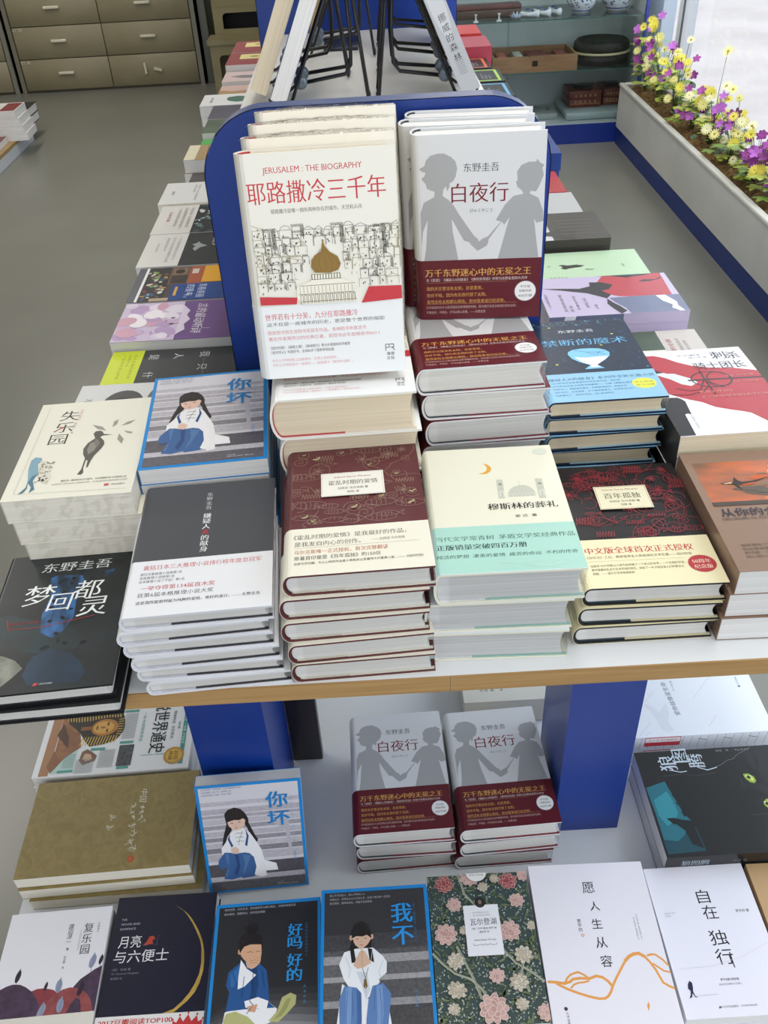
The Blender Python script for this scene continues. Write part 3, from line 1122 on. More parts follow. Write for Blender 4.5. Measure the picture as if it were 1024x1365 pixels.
def art_child_a(A, thin=False):
    A.r('#d4d1d8', 4.5, 4.5, 145.5, 211)
    seq = [('#c6c2ca', 176, 184), ('#bdb9c2', 160, 170), ('#b4b0b9', 152, 158), ('#c9c5cd', 140, 150), ('#aaa6ae', 130, 138), ('#c4c0c8', 116, 126), ('#9f9ba3', 106, 114),
           ('#c6c2c9', 94, 103), ('#8d8990', 83, 93), ('#c2bec6', 66, 81), ('#5d5960', 34, 60), ('#c8c4cb', 24, 34), ('#66626a', 4.5, 24)]
    for c, a, b in seq:
        A.r(N(c, c[:1] + ''.join('%02x' % max(0, int(c[i:i + 2], 16) - 26) for i in (1, 3, 5)), 260, .4, (1, 1, 1), 4, .3, .8, 0, .5), 4.5, a, 145.5, b)
    A.p('#b9b5bd', [110,150,128,140,130,70,126,68,122,120,104,136])
    A.p('#f2f1f3', [84,63,104,53,106,39,87,39])
    A.p('#2b2424', [37,160,42,167,52,171,59,168,66,160,70,148,70,139,76,118,81,104,78,98,71,114,67,130,64,138,43,138,45,128,36,113,33,97,28,98,32,118,38,139,37,152])
    A.p('#eeedef', [46,126,61,130,70,120,80,96,84,85,87,63,88,29,78,27,70,78,53,81,26,80,26,92,34,105,39,118])
    A.p('#e2bfae', [39,146,41,136,46,129,51,126,59,128,64,136,66,146,58,153,46,153])
    A.p('#2b2424', [37,152,40,163,47,168,53,170,61,167,66,158,68,142,63,149,57,146,50,147,43,145,39,143])
    A.e('#4a2e2a', 46, 141, 2, .7, 8); A.e('#4a2e2a', 57, 142, 2, .7, 8); A.e('#c07a70', 51.5, 131.5, 2.4, 1, 8)
    A.e('#e8c3b4', 43.5, 136, 2.4, 1.6, 10); A.e('#e8c3b4', 60, 136.5, 2.4, 1.6, 10); A.l('#c49a88', .5, [52, 140, 51, 135.6, 52.6, 135.2], up=False)
    for q in ([40,152,47,166], [46,150,51,168], [54,150,55,169], [60,150,60,166], [30,104,40,128], [72,120,78,104]):
        A.l('#453a38', .5, q, up=False)
    A.up()
    A.p('#2f4f86', [41,121,37,110,41,93,44,96,40,110])
    A.p('#2f4f86', [64,128,68,114,64,93,61,96,65,114])
    for y in (120, 112, 104):
        A.l('#35405a', .7, [49, y, 54, y + 1, 60, y], up=False)
    A.l('#55402a', .5, [60, 125, 54, 108, 52, 97], up=False)
    A.up()
    A.p('#3d6296', [30,84,20,69,18,58,22,50,31,53,24,30,36,27,50,31,52,28,70,30,78,41,78,64,74,75,59,81,47,79,38,83])
    A.p('#2b4a7c', [44,78,50,80,50,52,44,34,40,40,46,58])
    A.p('#5478a8', [30,80,36,82,34,60,30,36,26,34,33,56])
    A.p('#5478a8', [56,78,68,74,62,58,56,40,52,36,58,58])
    A.p('#efeef0', [64,82,72,70,74,50,70,34,76,30,82,34,82,70,74,82])
    A.p('#e2bfae', [40,91,47,94,52,88,49,79,41,81])
    b = '#1f7fc4'
    A.t('你', 98, 180, 129, b, 33, .03, serif=False)
    A.t('坏', 98, 144, 130, b, 32, .03, serif=False)
    lines(A, '#7f93b0', 8, 65, 209, 5.4, ['让你的爱情，在孤独里，让所有孤独的人幸福', '让你的善良，是一种，随便哪一种', '我会在你身边，看你，长成一棵树'], 3.4)
    A.v('一本关于坏孩子和好故事的书', 134, 191, 92, '#8fb0d0', 0, 4)
    A.v('大冰作品', 133, 78, 58, '#5f97c8', 0, 4.4)
    A.t('大冰 著', 103, 13, 112, '#d8d8dc', 2.4)
    A.t('湖南文艺出版社  博集天卷', 103, 9.6, 134, '#d8d8dc', 2.4)


CHILD_A = Spec(.150, .216, .0214, False, '#1a86cf', 'white', art=art_child_a)


def art_child_b(A):
    A.r('#2a2a2d', 4.5, 4.5, 145.5, 211)
    for i, c in enumerate(['#323235', '#3c3c3f', '#4a4a4d', '#5c5c5f', '#747477', '#8a8a8d']):
        A.p(c, [4.5, 4.5, 4.5, 66 - i * 5, 60, 96 - i * 8, 145.5, 92 - i * 9, 145.5, 4.5])
    A.p('#eeeef1', [23,68,49,76,64,81,80,77,92,67,87,53,70,46,20,48])
    A.p('#26558f', [24,119,40,132,66,128,76,118,79,98,81,76,89,69,68,69,49,70,24,69,27,93,22,102])
    A.p('#1c4274', [50,124,62,126,66,100,62,78,56,78,56,100])
    A.p('#326aa8', [27,116,38,126,40,112,34,98,28,100])
    A.p('#efeff2', [40,135,49,122,62,113,47,99,38,96,38,113])
    A.p('#efeff2', [48,80,66,84,80,78,78,68,60,70,50,72])
    A.p('#d9a988', [36,148,41,152,52,155,67,154,68,142,67,134,60,127,50,129,43,136,40,140])
    A.e('#cf9f80', 37.5, 146, 2.6, 4, 10)
    A.p('#211c1c', [36,152,36,160,38,166,43,171,50,173,58,172,64,168,68,161,68.5,152,64,156,58,158,51,157,45,155,41,149,38,144])
    A.e('#1d1818', 53, 177, 9, 7, 18, .1)
    A.e('#262020', 57, 182, 5.5, 3.6, 14, .4)
    for q in ([46,178,40,182], [60,182,66,186], [50,183,47,188], [38,160,34,158], [66,166,70,165], [44,170,52,174], [56,173,62,177]):
        A.l('#1d1818', .6, q, up=False)
    A.up()
    for q in ([40,158,47,168], [46,158,53,170], [54,160,60,170]):
        A.l('#3a3130', .5, q, up=False)
    A.up()
    A.p('#d9ab8c', [47,131,52,137,58,139,65,137,67.5,133,66,128,60,123,55,121,49,124])
    for q in ([56,138.5,60,133], [60,138.2,63,133.5], [63,137,65.5,133], [52,136,56,131]):
        A.l('#b98a6c', .5, q, up=False)
    A.up()
    A.l('#6a4030', .6, [48, 144, 53, 145, 56, 143.5], up=False); A.l('#6a4030', .6, [60, 144, 64, 145, 66, 143.5], up=False)
    A.l('#a87858', .5, [51, 132, 60, 133, 66, 131], up=False); A.l('#a87858', .5, [52, 129, 60, 129.5, 65, 128], up=False)
    A.up()
    A.p('#d2a080', [52,73,66,75,63,65,54,67])
    A.p('#b4b47a', [81,53,92,64,98,81,109,86,117,82,116,71,105,60,93,50])
    A.p('#9a9a60', [88,54,96,64,104,78,110,80,106,68,98,58])
    A.p('#b4b47a', [22,58,25,66,37,68,54,60,64,50,23,44])
    A.l('#1c4274', .9, [58, 92, 55, 80, 60, 74], up=False)
    A.up()
    for q in ([30,118,36,104,32,96], [46,112,44,84], [70,118,74,96], [58,120,58,90], [52,64,58,72]):
        A.l('#163a68', .7, q, up=False)
    A.up()
    b = '#2b94dc'
    for ch, y in (('好', 170.5), ('吗', 152), ('好', 128.5), ('的', 109.5)):
        A.t(ch, 104, y, 124, b, 19.5, .03, serif=False)
    lines(A, '#b9bcc4', 12, 114, 207, 6.5, ['你的世界，多元生活。愿你能既可以朝九晚五，又能够浪迹天涯', '愿你常欢，理想依旧，信仰坚定勇敢'], 3.6)
    A.v('在那遥远而自由的地方', 130, 180, 132, '#3f6f98', 0, 3.6)
    A.v('大冰作品', 128, 96, 70, '#4f8fc0', 0, 4.4)


CHILD_B = Spec(.150, .216, .0214, False, '#1a86cf', 'white', art=art_child_b)


def art_child_c(A):
    A.r('#38373a', 4.5, 4.5, 145.5, 211)
    for c, a, b in (('#47464a', 128, 150), ('#5e5d60', 121, 128), ('#a4a3a5', 110, 121), ('#6a696b', 94, 110), ('#a9a8aa', 87, 94), ('#5a595b', 64, 87), ('#9b9a9c', 55, 64), ('#454447', 20, 55), ('#8d8c8e', 4.5, 20)):
        A.r(N(c, c[:1] + ''.join('%02x' % max(0, int(c[i:i + 2], 16) - 30) for i in (1, 3, 5)), 240, .4, (1, 1, 1), 5, .3, .8, 0, .5), 4.5, a, 145.5, b)
    A.p('#e9ebef', [29,85,60,64,87,67,92,31,92,5,22,5,22,36])
    A.p('#23201f', [41,150,46,164,56,168,65,163,70,148,68,119,61,115,48,120,48,111,39,113,38,127,42,140])
    A.p('#eceef2', [32,126,48,130,71,130,84,118,89,110,88,96,77,88,79,85,60,62,38,80,31,91,25,110])
    A.p('#d3d8e2', [48,100,54,84,60,64,66,76,62,98])
    A.e('#d2a88e', 41.5, 145, 2.4, 3.6, 10); A.e('#d2a88e', 70, 145, 2.2, 3.6, 10)
    A.p('#d9b49c', [42,148,49,151,65,150,70,144,64,135,55,128,47,135])
    A.p('#23201f', [42,144,45,161,56,167,67,158,69.5,143,63,148,57,146,49,147])
    A.e('#5a3a30', 50, 143, 2, .5, 8); A.e('#5a3a30', 61, 143.5, 2, .5, 8); A.e('#b9786c', 55.5, 134.5, 2, .8, 8)
    A.e('#e3b3a0', 47.5, 139, 2.6, 1.8, 10); A.e('#e3b3a0', 64, 139, 2.6, 1.8, 10); A.l('#b98f78', .5, [55.5, 142, 54.8, 138.4, 56.4, 138], up=False)
    for q in ([44,158,50,166], [49,152,53,166], [56,150,57,167], [62,152,61,166], [66,156,63,164]):
        A.l('#3a3432', .5, q, up=False)
    A.up()
    A.p('#23201f', [40,128,45,130,49,112,42,111])
    A.p('#23201f', [64,130,70,128,72,110,66,114])
    A.p('#d9b49c', [52,124,56,128,60,126,68,110,59,105,50,103,44,108])
    A.l('#a8836e', .5, [56, 127, 56, 106], up=False)
    A.up()
    A.p('#5b7fb4', [32,82,48,79,54,72,54,40,52,6,26,6,25,65])
    A.p('#5b7fb4', [69,80,83,83,93,69,88,34,84,6,58,6,60,40,63,62])
    A.p('#7697c6', [34,80,42,80,40,40,36,8,32,8])
    A.p('#7697c6', [74,80,82,80,82,44,76,8,70,8,74,40])
    A.p('#44659a', [48,78,54,71,54,40,50,8,46,8,48,40])
    A.l('#4a3a28', .6, [56, 104, 60, 90], up=False); A.l('#4a3a28', .6, [64, 104, 60, 90], up=False)
    A.p('#7b6238', [58,89,61,90,62.5,80,60,76,57,80])
    for q in ([34,120,40,104,38,92], [84,112,78,98,80,90], [46,126,48,112], [70,126,68,114], [60,64,60,80]):
        A.l('#c3cad6', .7, q, up=False)
    for q in ([36,76,34,50,34,30], [42,74,43,44], [78,78,80,52,79,30], [72,76,70,50]):
        A.l('#44659a', .7, q, up=False)
    A.up()
    b = '#2b94dc'
    A.t('我', 98, 176, 127, b, 30, .035, serif=False)
    A.t('不', 98, 144, 127, b, 30, .035, serif=False)
    lines(A, '#b5b5ba', 12, 98, 206.5, 5.8, ['要么不问赶路人，要么不等有心人', '去看远方，世界这么大人们这么多，总有个地方是一次发生', '要活得真，要简单自在，把每天活成故事'], 3.6)
    A.v('每个人都有故事，你不用不说', 130, 188, 134, '#3f6f98', 0, 3.6)
    A.v('大冰作品', 125.5, 72, 50, '#4f8fc0', 0, 4.6)


CHILD_C = Spec(.150, .216, .0214, False, '#1a86cf', 'white', art=art_child_c)


# ---- navy cover with a gold crescent
def art_crescent(A):
    gm = N('#c9a950', '#a98632', 60, .3, (1, 1, 1), 3, .3, .7, 0, .4)
    A.p(gm, [85,194,96,187,105,178,115,164,122,152,129,138,132,128,134,107,133,92,128,78,122,67,114,57,104,48,89,43,104,43,121,57,130,68,135,80,138,96,138,110,136,124,132,138,127,149,120,161,113,171,105,180])
    A.r('#e6e4e2', 0, 0, 146, 43)
    w = '#b8bcc8'
    A.t('THE', 10, 176, 18, w, 4.4)
    A.t('MOON AND', 11, 169, 38, w, 4.4)
    A.t('SIXPENCE', 10, 162, 33, w, 4.4)
    A.t('月亮', 12, 143, 44, '#e9e9ec', 19, serif=False)
    A.t('与六便士', 9, 122, 86, '#e9e9ec', 19, serif=False)
    A.p('#b5452e', [48,137,52,142,55,149,60,150,64,146,60,143,62,138])
    A.l('#7a6a68', .7, [47, 137, 54, 137], up=False); A.l('#4a4a60', .8, [62, 137, 68, 137, 66, 144, 69, 150], up=False)
    A.up()
    A.t('（英）毛姆 著', 10, 104.5, 36, '#8a8a98', 3.6)
    A.t('W. Somerset Maugham', 10, 98.5, 48, '#8a8a98', 3.6)
    A.t('徐淳刚 译', 10, 92.5, 26, '#8a8a98', 3.6)
    A.t('2017豆瓣阅读TOP100', 5, 35, 104, '#c8343a', 8.5, .02, serif=False)
    q = [105, 20, 105, 33, 110, 30, 114, 38, 119, 31, 125, 40, 130, 31, 137, 38, 139, 30, 145, 33, 144, 20]
    A.p('#c8343a', q)
    for x, y in ((105, 34), (114, 39.5), (125, 41.5), (137, 39.5), (145, 34)):
        A.e('#c8343a', x, y, 1.4, n=10, up=False)
    A.up()
    A.t('豆瓣高分好书', 5, 22, 80, '#c8343a', 8, serif=False)


CRESC = Spec(.146, .210, .0215, False, '#14142c', 'white', art=art_crescent)


# ---- white cover with plum and red hills
def art_hills(A):
    plum, red = N('#4a3150', '#38243c', 90, .45, (1, 1, 1), 5), N('#9a4a4c', '#84393d', 90, .45, (1, 1, 1), 5)
    A.p(N('#7c3038', '#922f3a', 90, .45), [53,97,62,100,71,100,80,98,86,96,92,90,90,66,60,66])
    A.p(plum, [111,98,119,108,128,114,137,120,146,124,146,64,120,64])
    A.p(plum, [0,92,10,103,18,107,26,109,36,108,45,104,55,97,63,88,69,78,72,64,0,64])
    A.p(red, [66,64,76,75,82,85,88,91,97,96,107,98,117,96,126,92,132,87,137,81,141,72,144,61])
    A.p(plum, [108,64,112,76,118,84,124,80,128,64])
    lf, ld = '#8f97b0', '#2e2438'
    for x, y, rx, ry, c, rt in ((31, 119, 3.4, 8.5, ld, -.15), (73, 102, 2.2, 5.6, ld, -.2), (91, 101, 4.4, 9, lf, 0), (131.5, 131, 4.4, 9.5, lf, -.2), (98, 75, 4.6, 9.4, lf, 0), (122, 94, 3.6, 9, ld, -.3), (74, 70, 4.6, 9.4, lf, -.3), (143, 132, 2.6, 6.4, ld, -.2)):
        A.l('#3a3444', .5, [x, y - ry - 8, x, y + ry * .5], up=False)
        A.e(c, x, y, rx, ry, 18, rt, up=False)
        A.p(c, [x - rx * .6, y + ry * .6, x + rx * .6, y + ry * .6, x - math.sin(rt) * ry * .3 + rx * .2, y + ry * 1.35])
        A.l('#5a5870' if c == lf else '#1c1624', .4, [x, y - ry, x + ry * .12, y + ry * .9], up=False)
    A.up()
    A.r('#dedad0', 0, 0, 146, 64)
    k = '#3c3c44'
    A.v('复乐园', 117, 188, 141, k, 0, 15)
    A.v('渡边淳一', 91.5, 188, 158, k, 0, 8)
    A.v('著', 92, 154, 149, k, 0, 4)
    A.v('时卫国 译', 91, 142, 124, '#55555c', 0, 3.6)
    A.v('珍藏版本', 131, 187, 172, '#7a7a80', 0, 3)
    A.v('一个乐园就是全部的世界', 107, 180, 148, '#b0b0b8', 0, 2.6)


HILLS = Spec(.146, .210, .0245, False, '#eceaf0', 'white', art=art_hills)


# ---- dense floral cover with a white label
def art_floral(A):
    rnd = random.Random(31)
    for i in range(1300):
        x, y = rnd.uniform(0, 146), rnd.uniform(0, 210)
        c = rnd.choice(['#9aa394', '#b0b5a6', '#7c8a7a', '#c4c6b8', '#8d988c'])
        A.e(c, x, y, rnd.uniform(.8, 1.9), rnd.uniform(.6, 1.2), 6, rnd.uniform(0, 3), up=False)
    A.up()
    for i in range(240):
        x, y, a, s = rnd.uniform(0, 146), rnd.uniform(0, 210), rnd.uniform(0, 6.28), rnd.uniform(4, 9)
        q = []
        for j in range(9):
            t = j / 8
            q += [x + s * 2 * (t - .5) * math.cos(a) - s * .38 * math.sin(math.pi * t) * math.sin(a), y + s * 2 * (t - .5) * math.sin(a) + s * .38 * math.sin(math.pi * t) * math.cos(a)]
        A.p(rnd.choice(['#5c6a4a', '#6b7650', '#4e5c44', '#77805c']), q)
        A.k -= 1
    A.k += 1
    st = '#a9ab98'
    for q in ([0, 96, 12, 82, 28, 68, 48, 60, 62, 46, 70, 28], [88, 120, 98, 96, 112, 78, 130, 66, 146, 52], [46, 210, 52, 180, 66, 162, 76, 150], [60, 34, 52, 60, 40, 90, 34, 104], [124, 40, 118, 66, 126, 90]):
        A.l(st, 3.2, q, up=False)
        A.l('#7f866f', 1.0, [v + (1.3 if i % 2 else 0) for i, v in enumerate(q)], up=False)
    A.up()

    def bloom(x, y, r, cs, n=3):
        tilt = rnd.uniform(0, 6.28)
        for ring in range(n, 0, -1):
            m = (9, 7, 5)[n - ring]
            rr = r * ring / n
            for p in range(m):
                a = 2 * math.pi * p / m + tilt + ring * .5
                d = rr * rnd.uniform(.52, .66)
                A.e(cs[2], x + d * math.cos(a), y + d * math.sin(a) * .92, r * .36, r * .25, 11, a, up=False)
                A.e(rnd.choice(cs[:2]), x + d * .98 * math.cos(a), y + d * .98 * math.sin(a) * .92, r * .32, r * .21, 11, a, up=False)
                A.l(cs[2], .3, [x + d * .6 * math.cos(a), y + d * .6 * math.sin(a), x + d * 1.35 * math.cos(a), y + d * 1.35 * math.sin(a)], up=False)
        A.e(cs[1], x, y, r * .16, n=10)
    rose, deep, pale = ('#c9a39a', '#bd948b', '#dcc3ba'), ('#a04e50', '#8d3f42', '#d0a098'), ('#d4c9b8', '#c4b5a0', '#8f8b7c')
    for x, y, r, c in ((24, 196, 15, deep), (118, 196, 15, deep), (62, 204, 15, rose), (142, 204, 11, rose), (36, 164, 12, rose), (126, 166, 12, rose), (20, 122, 17, rose), (110, 122, 17, rose), (72, 100, 13, deep), (46, 126, 8, pale),
                       (142, 128, 8, pale), (84, 62, 12, rose), (30, 84, 14, pale), (124, 88, 14, pale), (28, 46, 14, pale), (112, 52, 14, pale), (74, 20, 22, rose), (22, 22, 9, pale), (112, 24, 10, pale), (142, 12, 13, rose), (80, 188, 9, pale), (98, 200, 8, pale)):
        bloom(x, y, r, c)
    q = [57.5, 210]
    for i in range(13):
        a = math.pi + math.pi * i / 12
        q += [72.5 + 15 * math.cos(a), 210 + 13 * math.sin(a)]
    A.p('#eceae6', q)
    A.t('世界文学名著', 62, 207, 83, '#6a6a6a', 2.8)
    A.r('#ecebef', 48, 89, 98, 161)
    A.e('#2b2626', 73, 164.5, 7.5, 7.5, 24)
    A.e('#8a7468', 73, 165.5, 2.6, 3.4, 12); A.e('#3a3430', 73, 160, 4, 2, 12)
    k = '#3c3c42'
    lines(A, '#9a9aa2', 61, 85, 150, 4, ['我们所谓的听天由命，', '是一种得到证实的绝望'], 2.4)
    A.t('瓦尔登湖', 56, 136.5, 93, k, 10.5)
    A.t('（美）亨利·戴维·梭罗 著', 57, 127, 92, '#66666e', 3.2)
    A.t('潘庆舲 译', 67, 122, 81, '#66666e', 3.2)
    A.t('Henry David Thoreau', 59, 110.5, 89, '#55555c', 3.4, 0, 0, .3)
    A.l('#66666e', .5, [57, 106, 58, 103.5, 64, 103.5, 67, 105, 70, 103, 73.5, 105, 77, 103, 80, 105, 83, 103.5, 89, 103.5, 90, 106], up=False)


FLORAL = Spec(.146, .210, .0245, False, '#3f4e4c', 'white', art=art_floral)


# ---- white cover with orange brush-line hills
def art_orange(A):
    o = '#e8a050'
    A.l(o, 3.6, [3,71,14,70,24,68,32,70,36,73,46,74,58,73,68,76,76,74,82,69,87,62], up=False)
    A.l(o, 3.2, [87,62,94,72,104,85,112,95,117,99,124,103,130,104], up=False)
    A.l(o, 4.4, [112,95,118,100,125,103,132,103.5,139,99], up=False)
    A.l(o, 3.0, [139,99,144,92,149,82,152,73,155,64,162,59,168,56], up=False)
    A.l(o, 2.6, [24,68,29,75,34,79,40,81,45,82,52,78,58,73], up=False)
    A.l(o, 3.2, [14,68,26,61,40,55,54,50,66,47,74,47,79,50,84,56,87,62], up=False)
    A.l(o, 2.6, [143,100,148,101.5,154,101,162,94,168,86], up=False)
    A.l(o, 2.4, [148,89,154,84,160,79,168,77], up=False)
    A.l(o, 2.4, [32,62,36,66,42,68,50,68.5,57,70], up=False)
    A.up()
    A.p(o, [126,35,129,41,130,36,127,29])
    k = '#2a2a2e'
    for ch, x, y, s in (('愿', 82.5, 200.5, 19), ('人', 86, 172.5, 15), ('生', 84, 147, 16), ('从', 84.5, 120.5, 17), ('容', 86, 95, 17)):
        A.t(ch, x - s * .46, y, x + s * .46, k, s, serif=False)
    A.v('贾平凹', 59.5, 155, 136, '#3c3c40', 0, 6)
    A.e('#d98a50', 61, 131.5, 2.2, n=14)
    A.e('#f0e8e4', 61, 131.5, 1.2, n=10)
    A.v('平凡的日子里，愿你从容过一生', 141.5, 158, 124, '#8a8a90', 0, 2.4)
    A.v('愿人生从容，得失随缘不惊', 137, 154, 122, '#8a8a90', 0, 2.2)
    A.e('#3a3a3e', 20, 36, 2.4, n=14)
    A.v('九州出版社', 21, 32, 12, '#3a3a3e', 0, 3.6)


ORANGE = Spec(.168, .238, .0245, False, '#e9e5ec', 'white', art=art_orange)


# ---- white cover with a tall thin title and a small walker
def art_walker(A):
    k = '#1f1f24'
    for ch, x0, x1, y, h in (('自', 65, 83, 163, 22), ('在', 66, 87, 139.5, 22), ('独', 64, 89, 103, 23), ('行', 64, 88, 77, 23)):
        A.t(ch, x0, y, x1, k, h, serif=False)
    A.l(k, 1.5, [84.5, 82, 84.5, 62], up=False)
    A.up()
    A.t('贾平凹 著', 113, 139, 132, '#3a3a40', 4.6, .01)
    A.t('贾平凹散文精选集', 60, 47, 85, '#3a3a40', 3.6, .02)
    A.t('独自走在寂寞的人生路上', 56, 41, 87, '#8a8a92', 3)
    lines(A, '#a8a8b0', 12, 28, 141, 4, ['孤独的行走不', '是孤独'], 2.4)
    A.t('长江文艺出版社', 49, 13, 72, '#4a4a50', 3)
    A.t('长江新世纪出版', 76, 13, 97, '#4a4a50', 2.4)
    A.p('#24244a', [46,11.5,48,14.5,49,12.2,47.6,11])
    A.p('#23234a', [15,44,18.5,48,21,45,20.5,40,19,34,20,29,23,26,19.5,27,17.5,32,15.5,27,11.5,25.5,14.5,30,16,35,13.5,38])
    A.l('#b9b5c2', .5, [19, 28, 51, 29], up=False)
    A.l('#d3d0da', .5, [10, 64, 54, 65, 102, 76, 140, 92], up=False)


WALKER = Spec(.146, .210, .0205, False, '#e8e6f0', 'white', art=art_walker)


# ---- gold paper cover with silver handwriting (worn sideways)
def art_gold(A):
    w = '#dcdccb'
    A.t('中国', 28, 176, 52, w, 13, 0, 0, .2)
    rg = random.Random(77)
    for cx, cy, z in ((60, 178, 6), (70, 177, 5), (83, 180, 9), (58, 163, 6), (68, 162, 5), (78, 164, 6), (92, 166, 8), (108, 172, 9), (122, 168, 9), (136, 172, 10), (75, 134, 8), (91, 132, 9)):
        for k in range(5):
            x, y = cx + rg.uniform(-z, z) * .5, cy + rg.uniform(-z, z) * .5
            a = rg.choice((0.1, 1.5, .7, 2.2)) + rg.uniform(-.3, .3)
            l = z * rg.uniform(.3, .6)
            A.l(w, .75, [x - l * math.cos(a), y - l * math.sin(a), x + rg.uniform(-1, 1), y + rg.uniform(-1, 1), x + l * math.cos(a), y + l * math.sin(a)], up=False)
    A.up()
    A.e('#b8582e', 150, 172, 6, 5, 18)
    A.l('#d98a5a', .5, [147, 174, 152, 170], up=False); A.l('#d98a5a', .5, [148, 170, 153, 173], up=False)


GOLDP = N('#96834f', '#877542', 45, .5, (1, 1, 1), 6, .35, .65, .35, .15, 1.5, 75)
GOLDB = Spec(.168, .262, .0235, False, GOLDP, 'ivory', art=art_gold)


# ---- white history album with an Egyptian picture (worn sideways)
def art_history(A):
    sand = N('#a06a44', '#7a4e34', 70, .45, (1, 1, 1), 5)
    A.r('#a87a58', 8, 10, 178, 26)
    A.p(sand, [8,26,49,26,174,28,150,45,123,70,90,62,60,60,8,60])
    A.p('#6a442c', [8,30,40,34,96,62,8,70])
    A.p('#8a5e40', [71,30,96,60,125,48,95,23])
    A.p('#54382a', [71,30,95,23,125,48,100,44])
    A.p('#8a5e40', [128,26,150,40,172,28,160,20])
    # striped golden head-cloth around a plain face
    A.p('#2e2620', [50,28,51,126,62,133,73,136,86,138,96,137,106,132,114,126,121,108,124,84,110,72,93,62,72,39])
    for j in range(20):
        y = 33 + j * 4.8
        A.l('#c9a850', 1.8, [51, y, 66 + 3 * math.sin(j * .3), y + 3], up=False)
        if y > 66:
            A.l('#c9a850', 1.8, [104, y + 3, 122 - abs(y - 90) * .12, y], up=False)
    for j in range(7):
        A.l('#c9a850', 1.6, [70 + j * 5, 126, 68 + j * 5.6, 134], up=False)
    A.up()
    A.e('#b07838', 85, 103, 18, 23, 26)
    A.e('#d0a050', 85, 101, 13, 18, 20)
    A.e('#5a3a20', 78, 108, 4.4, 1.8, 10); A.e('#5a3a20', 92, 108, 4.4, 1.8, 10); A.e('#8a5a2c', 85, 100, 2, 4.5, 10); A.e('#7a3e24', 85, 90, 5, 1.7, 10)
    A.r('#8a5a2c', 81, 62, 89, 82)
    A.p('#b5d6cf', [122,72,144,47,174,29,174,66,130,66])
    A.p('#7a5a44', [134,74,129,82,136,92,144,101,154,99,161,80,152,72])
    A.p('#caa98a', [138,80,140,90,150,94,154,84,148,77])
    A.r(N('#55585c', '#2e3134', 160, .5), 126, 136, 168, 161)
    for x, a, b in ((169, 40, 66), (128, 88, 112), (118, 135, 158), (169, 138, 158), (51, 133, 158)):
        A.r('#4f9a90', x, a, x + 5, b)
    for (x0, x1, a, b) in ((60, 114, 136, 158), (134, 168, 104, 130), (138, 166, 46, 64), (150, 176, 68, 98)):
        x = x0
        while x < x1:
            A.l('#8b9090', .8, [x, a, x, b], up=False)
            x += 2.6
    A.up()
    k = '#1c2224'
    A.t('图说世界通史', 16, 200, 147, k, 29, .04, serif=False)
    A.l('#4f9a90', .9, [150, 175, 150, 196], up=False)
    A.l('#4f9a90', .9, [150, 199, 150, 215], up=False)
    A.t('一本书读懂世界史', 58, 170, 122, '#5fa39a', 7)
    A.t('精编精选  全彩图文', 60, 223, 120, '#4a5254', 6)
    A.t('编著', 84, 233, 100, '#4a5254', 4)
    A.r('#3f8f86', 8, 240, 172, 247)
    A.t('世界历史  一本通  学生必读', 62, 243.5, 132, '#d8ebe6', 5)
    q = []
    for i in range(48):
        a = 2 * math.pi * i / 48
        rr = 17.5 if i % 2 else 16.4
        q += [155 + rr * math.cos(a), 231 + rr * math.sin(a)]
    A.p('#b58a34', q)
    A.e('#cfa850', 155, 231, 13.5, n=28)
    A.t('超值', 146, 235, 164, '#7a5616', 8, .02)
    A.t('典藏', 146, 226, 164, '#7a5616', 8, .02)


HIST = Spec(.180, .258, .024, False, '#e4e5e6', 'white', art=art_history)


# ---- black cover with two green eyes and a teal torn corner (worn sideways)
def art_eyes(A):
    A.p('#1f6a78', [130,226,106,221,87,217,71,213,60,207,44,202,8,199,6,256,76,256,120,258])
    A.p('#2f8a96', [112,228,90,222,72,222,60,230,52,244,70,252,98,252])
    A.p('#124450', [44,202,8,199,6,256,30,257,26,236,36,222,56,214])
    A.p('#10161a', [65,242,65,230,61,219,59,208,57,204,37,203,12,201,20,216,43,220,55,231,53,233])
    A.p('#10161a', [66,214,74,216,82,213,88,219,97,217,104,222,112,219,120,226,112,214,90,206,70,202])
    for q in ([135,99,135,91,129,84,121,83,117,87,119,93,124,97,129,99], [83,86,88,80,88,75,78,73,71,76,70,81,75,85,79,87]):
        A.p('#93ad3a', q)
    A.p('#c9d878', [131,94,132,89,127,86,122,86,121,89,125,92]); A.p('#c9d878', [80,83,84,79,80,76,75,78,76,81])
    A.e('#0c0f0c', 128.5, 92.5, 3.6, 2.4, 14, .8); A.e('#0c0f0c', 80, 81.5, 3.4, 2.6, 14, .8)
    A.e('#e8efe0', 131, 95, 1.6, 1, 8); A.e('#e8efe0', 82.5, 84, 1.6, 1, 8)
    sil = '#c2cdd6'
    for ch, x, y, z in (('狼', 163, 212, 31), ('图', 176, 187, 28), ('腾', 165, 166, 29)):
        A.t(ch, x - z * .45, y, x + z * .45, sil, z, .035)
    A.l(sil, 1.6, [150, 212, 145, 196, 146, 186], up=False)
    A.l(sil, 1.6, [152, 166, 146, 152, 150, 136], up=False)
    A.l('#6c7074', .8, [150,140,154,128,162,115,164,104,171,97,177,84,184,70], up=False)
    A.l('#55585c', .5, [139,226,141,196,137,170,140,142], up=False)
    A.l('#2c2f33', .5, [90,226,92,150], up=False)
    A.up()
    A.v('姜戎 著', 181, 128, 106, '#8b9094', 0, 5)
    A.v('一部旷世奇书', 181, 102, 72, '#8b9094', 0, 4.4)
    A.v('有史以来首部描绘狼的小说', 62, 112, 62, '#45494d', 0, 3.6)


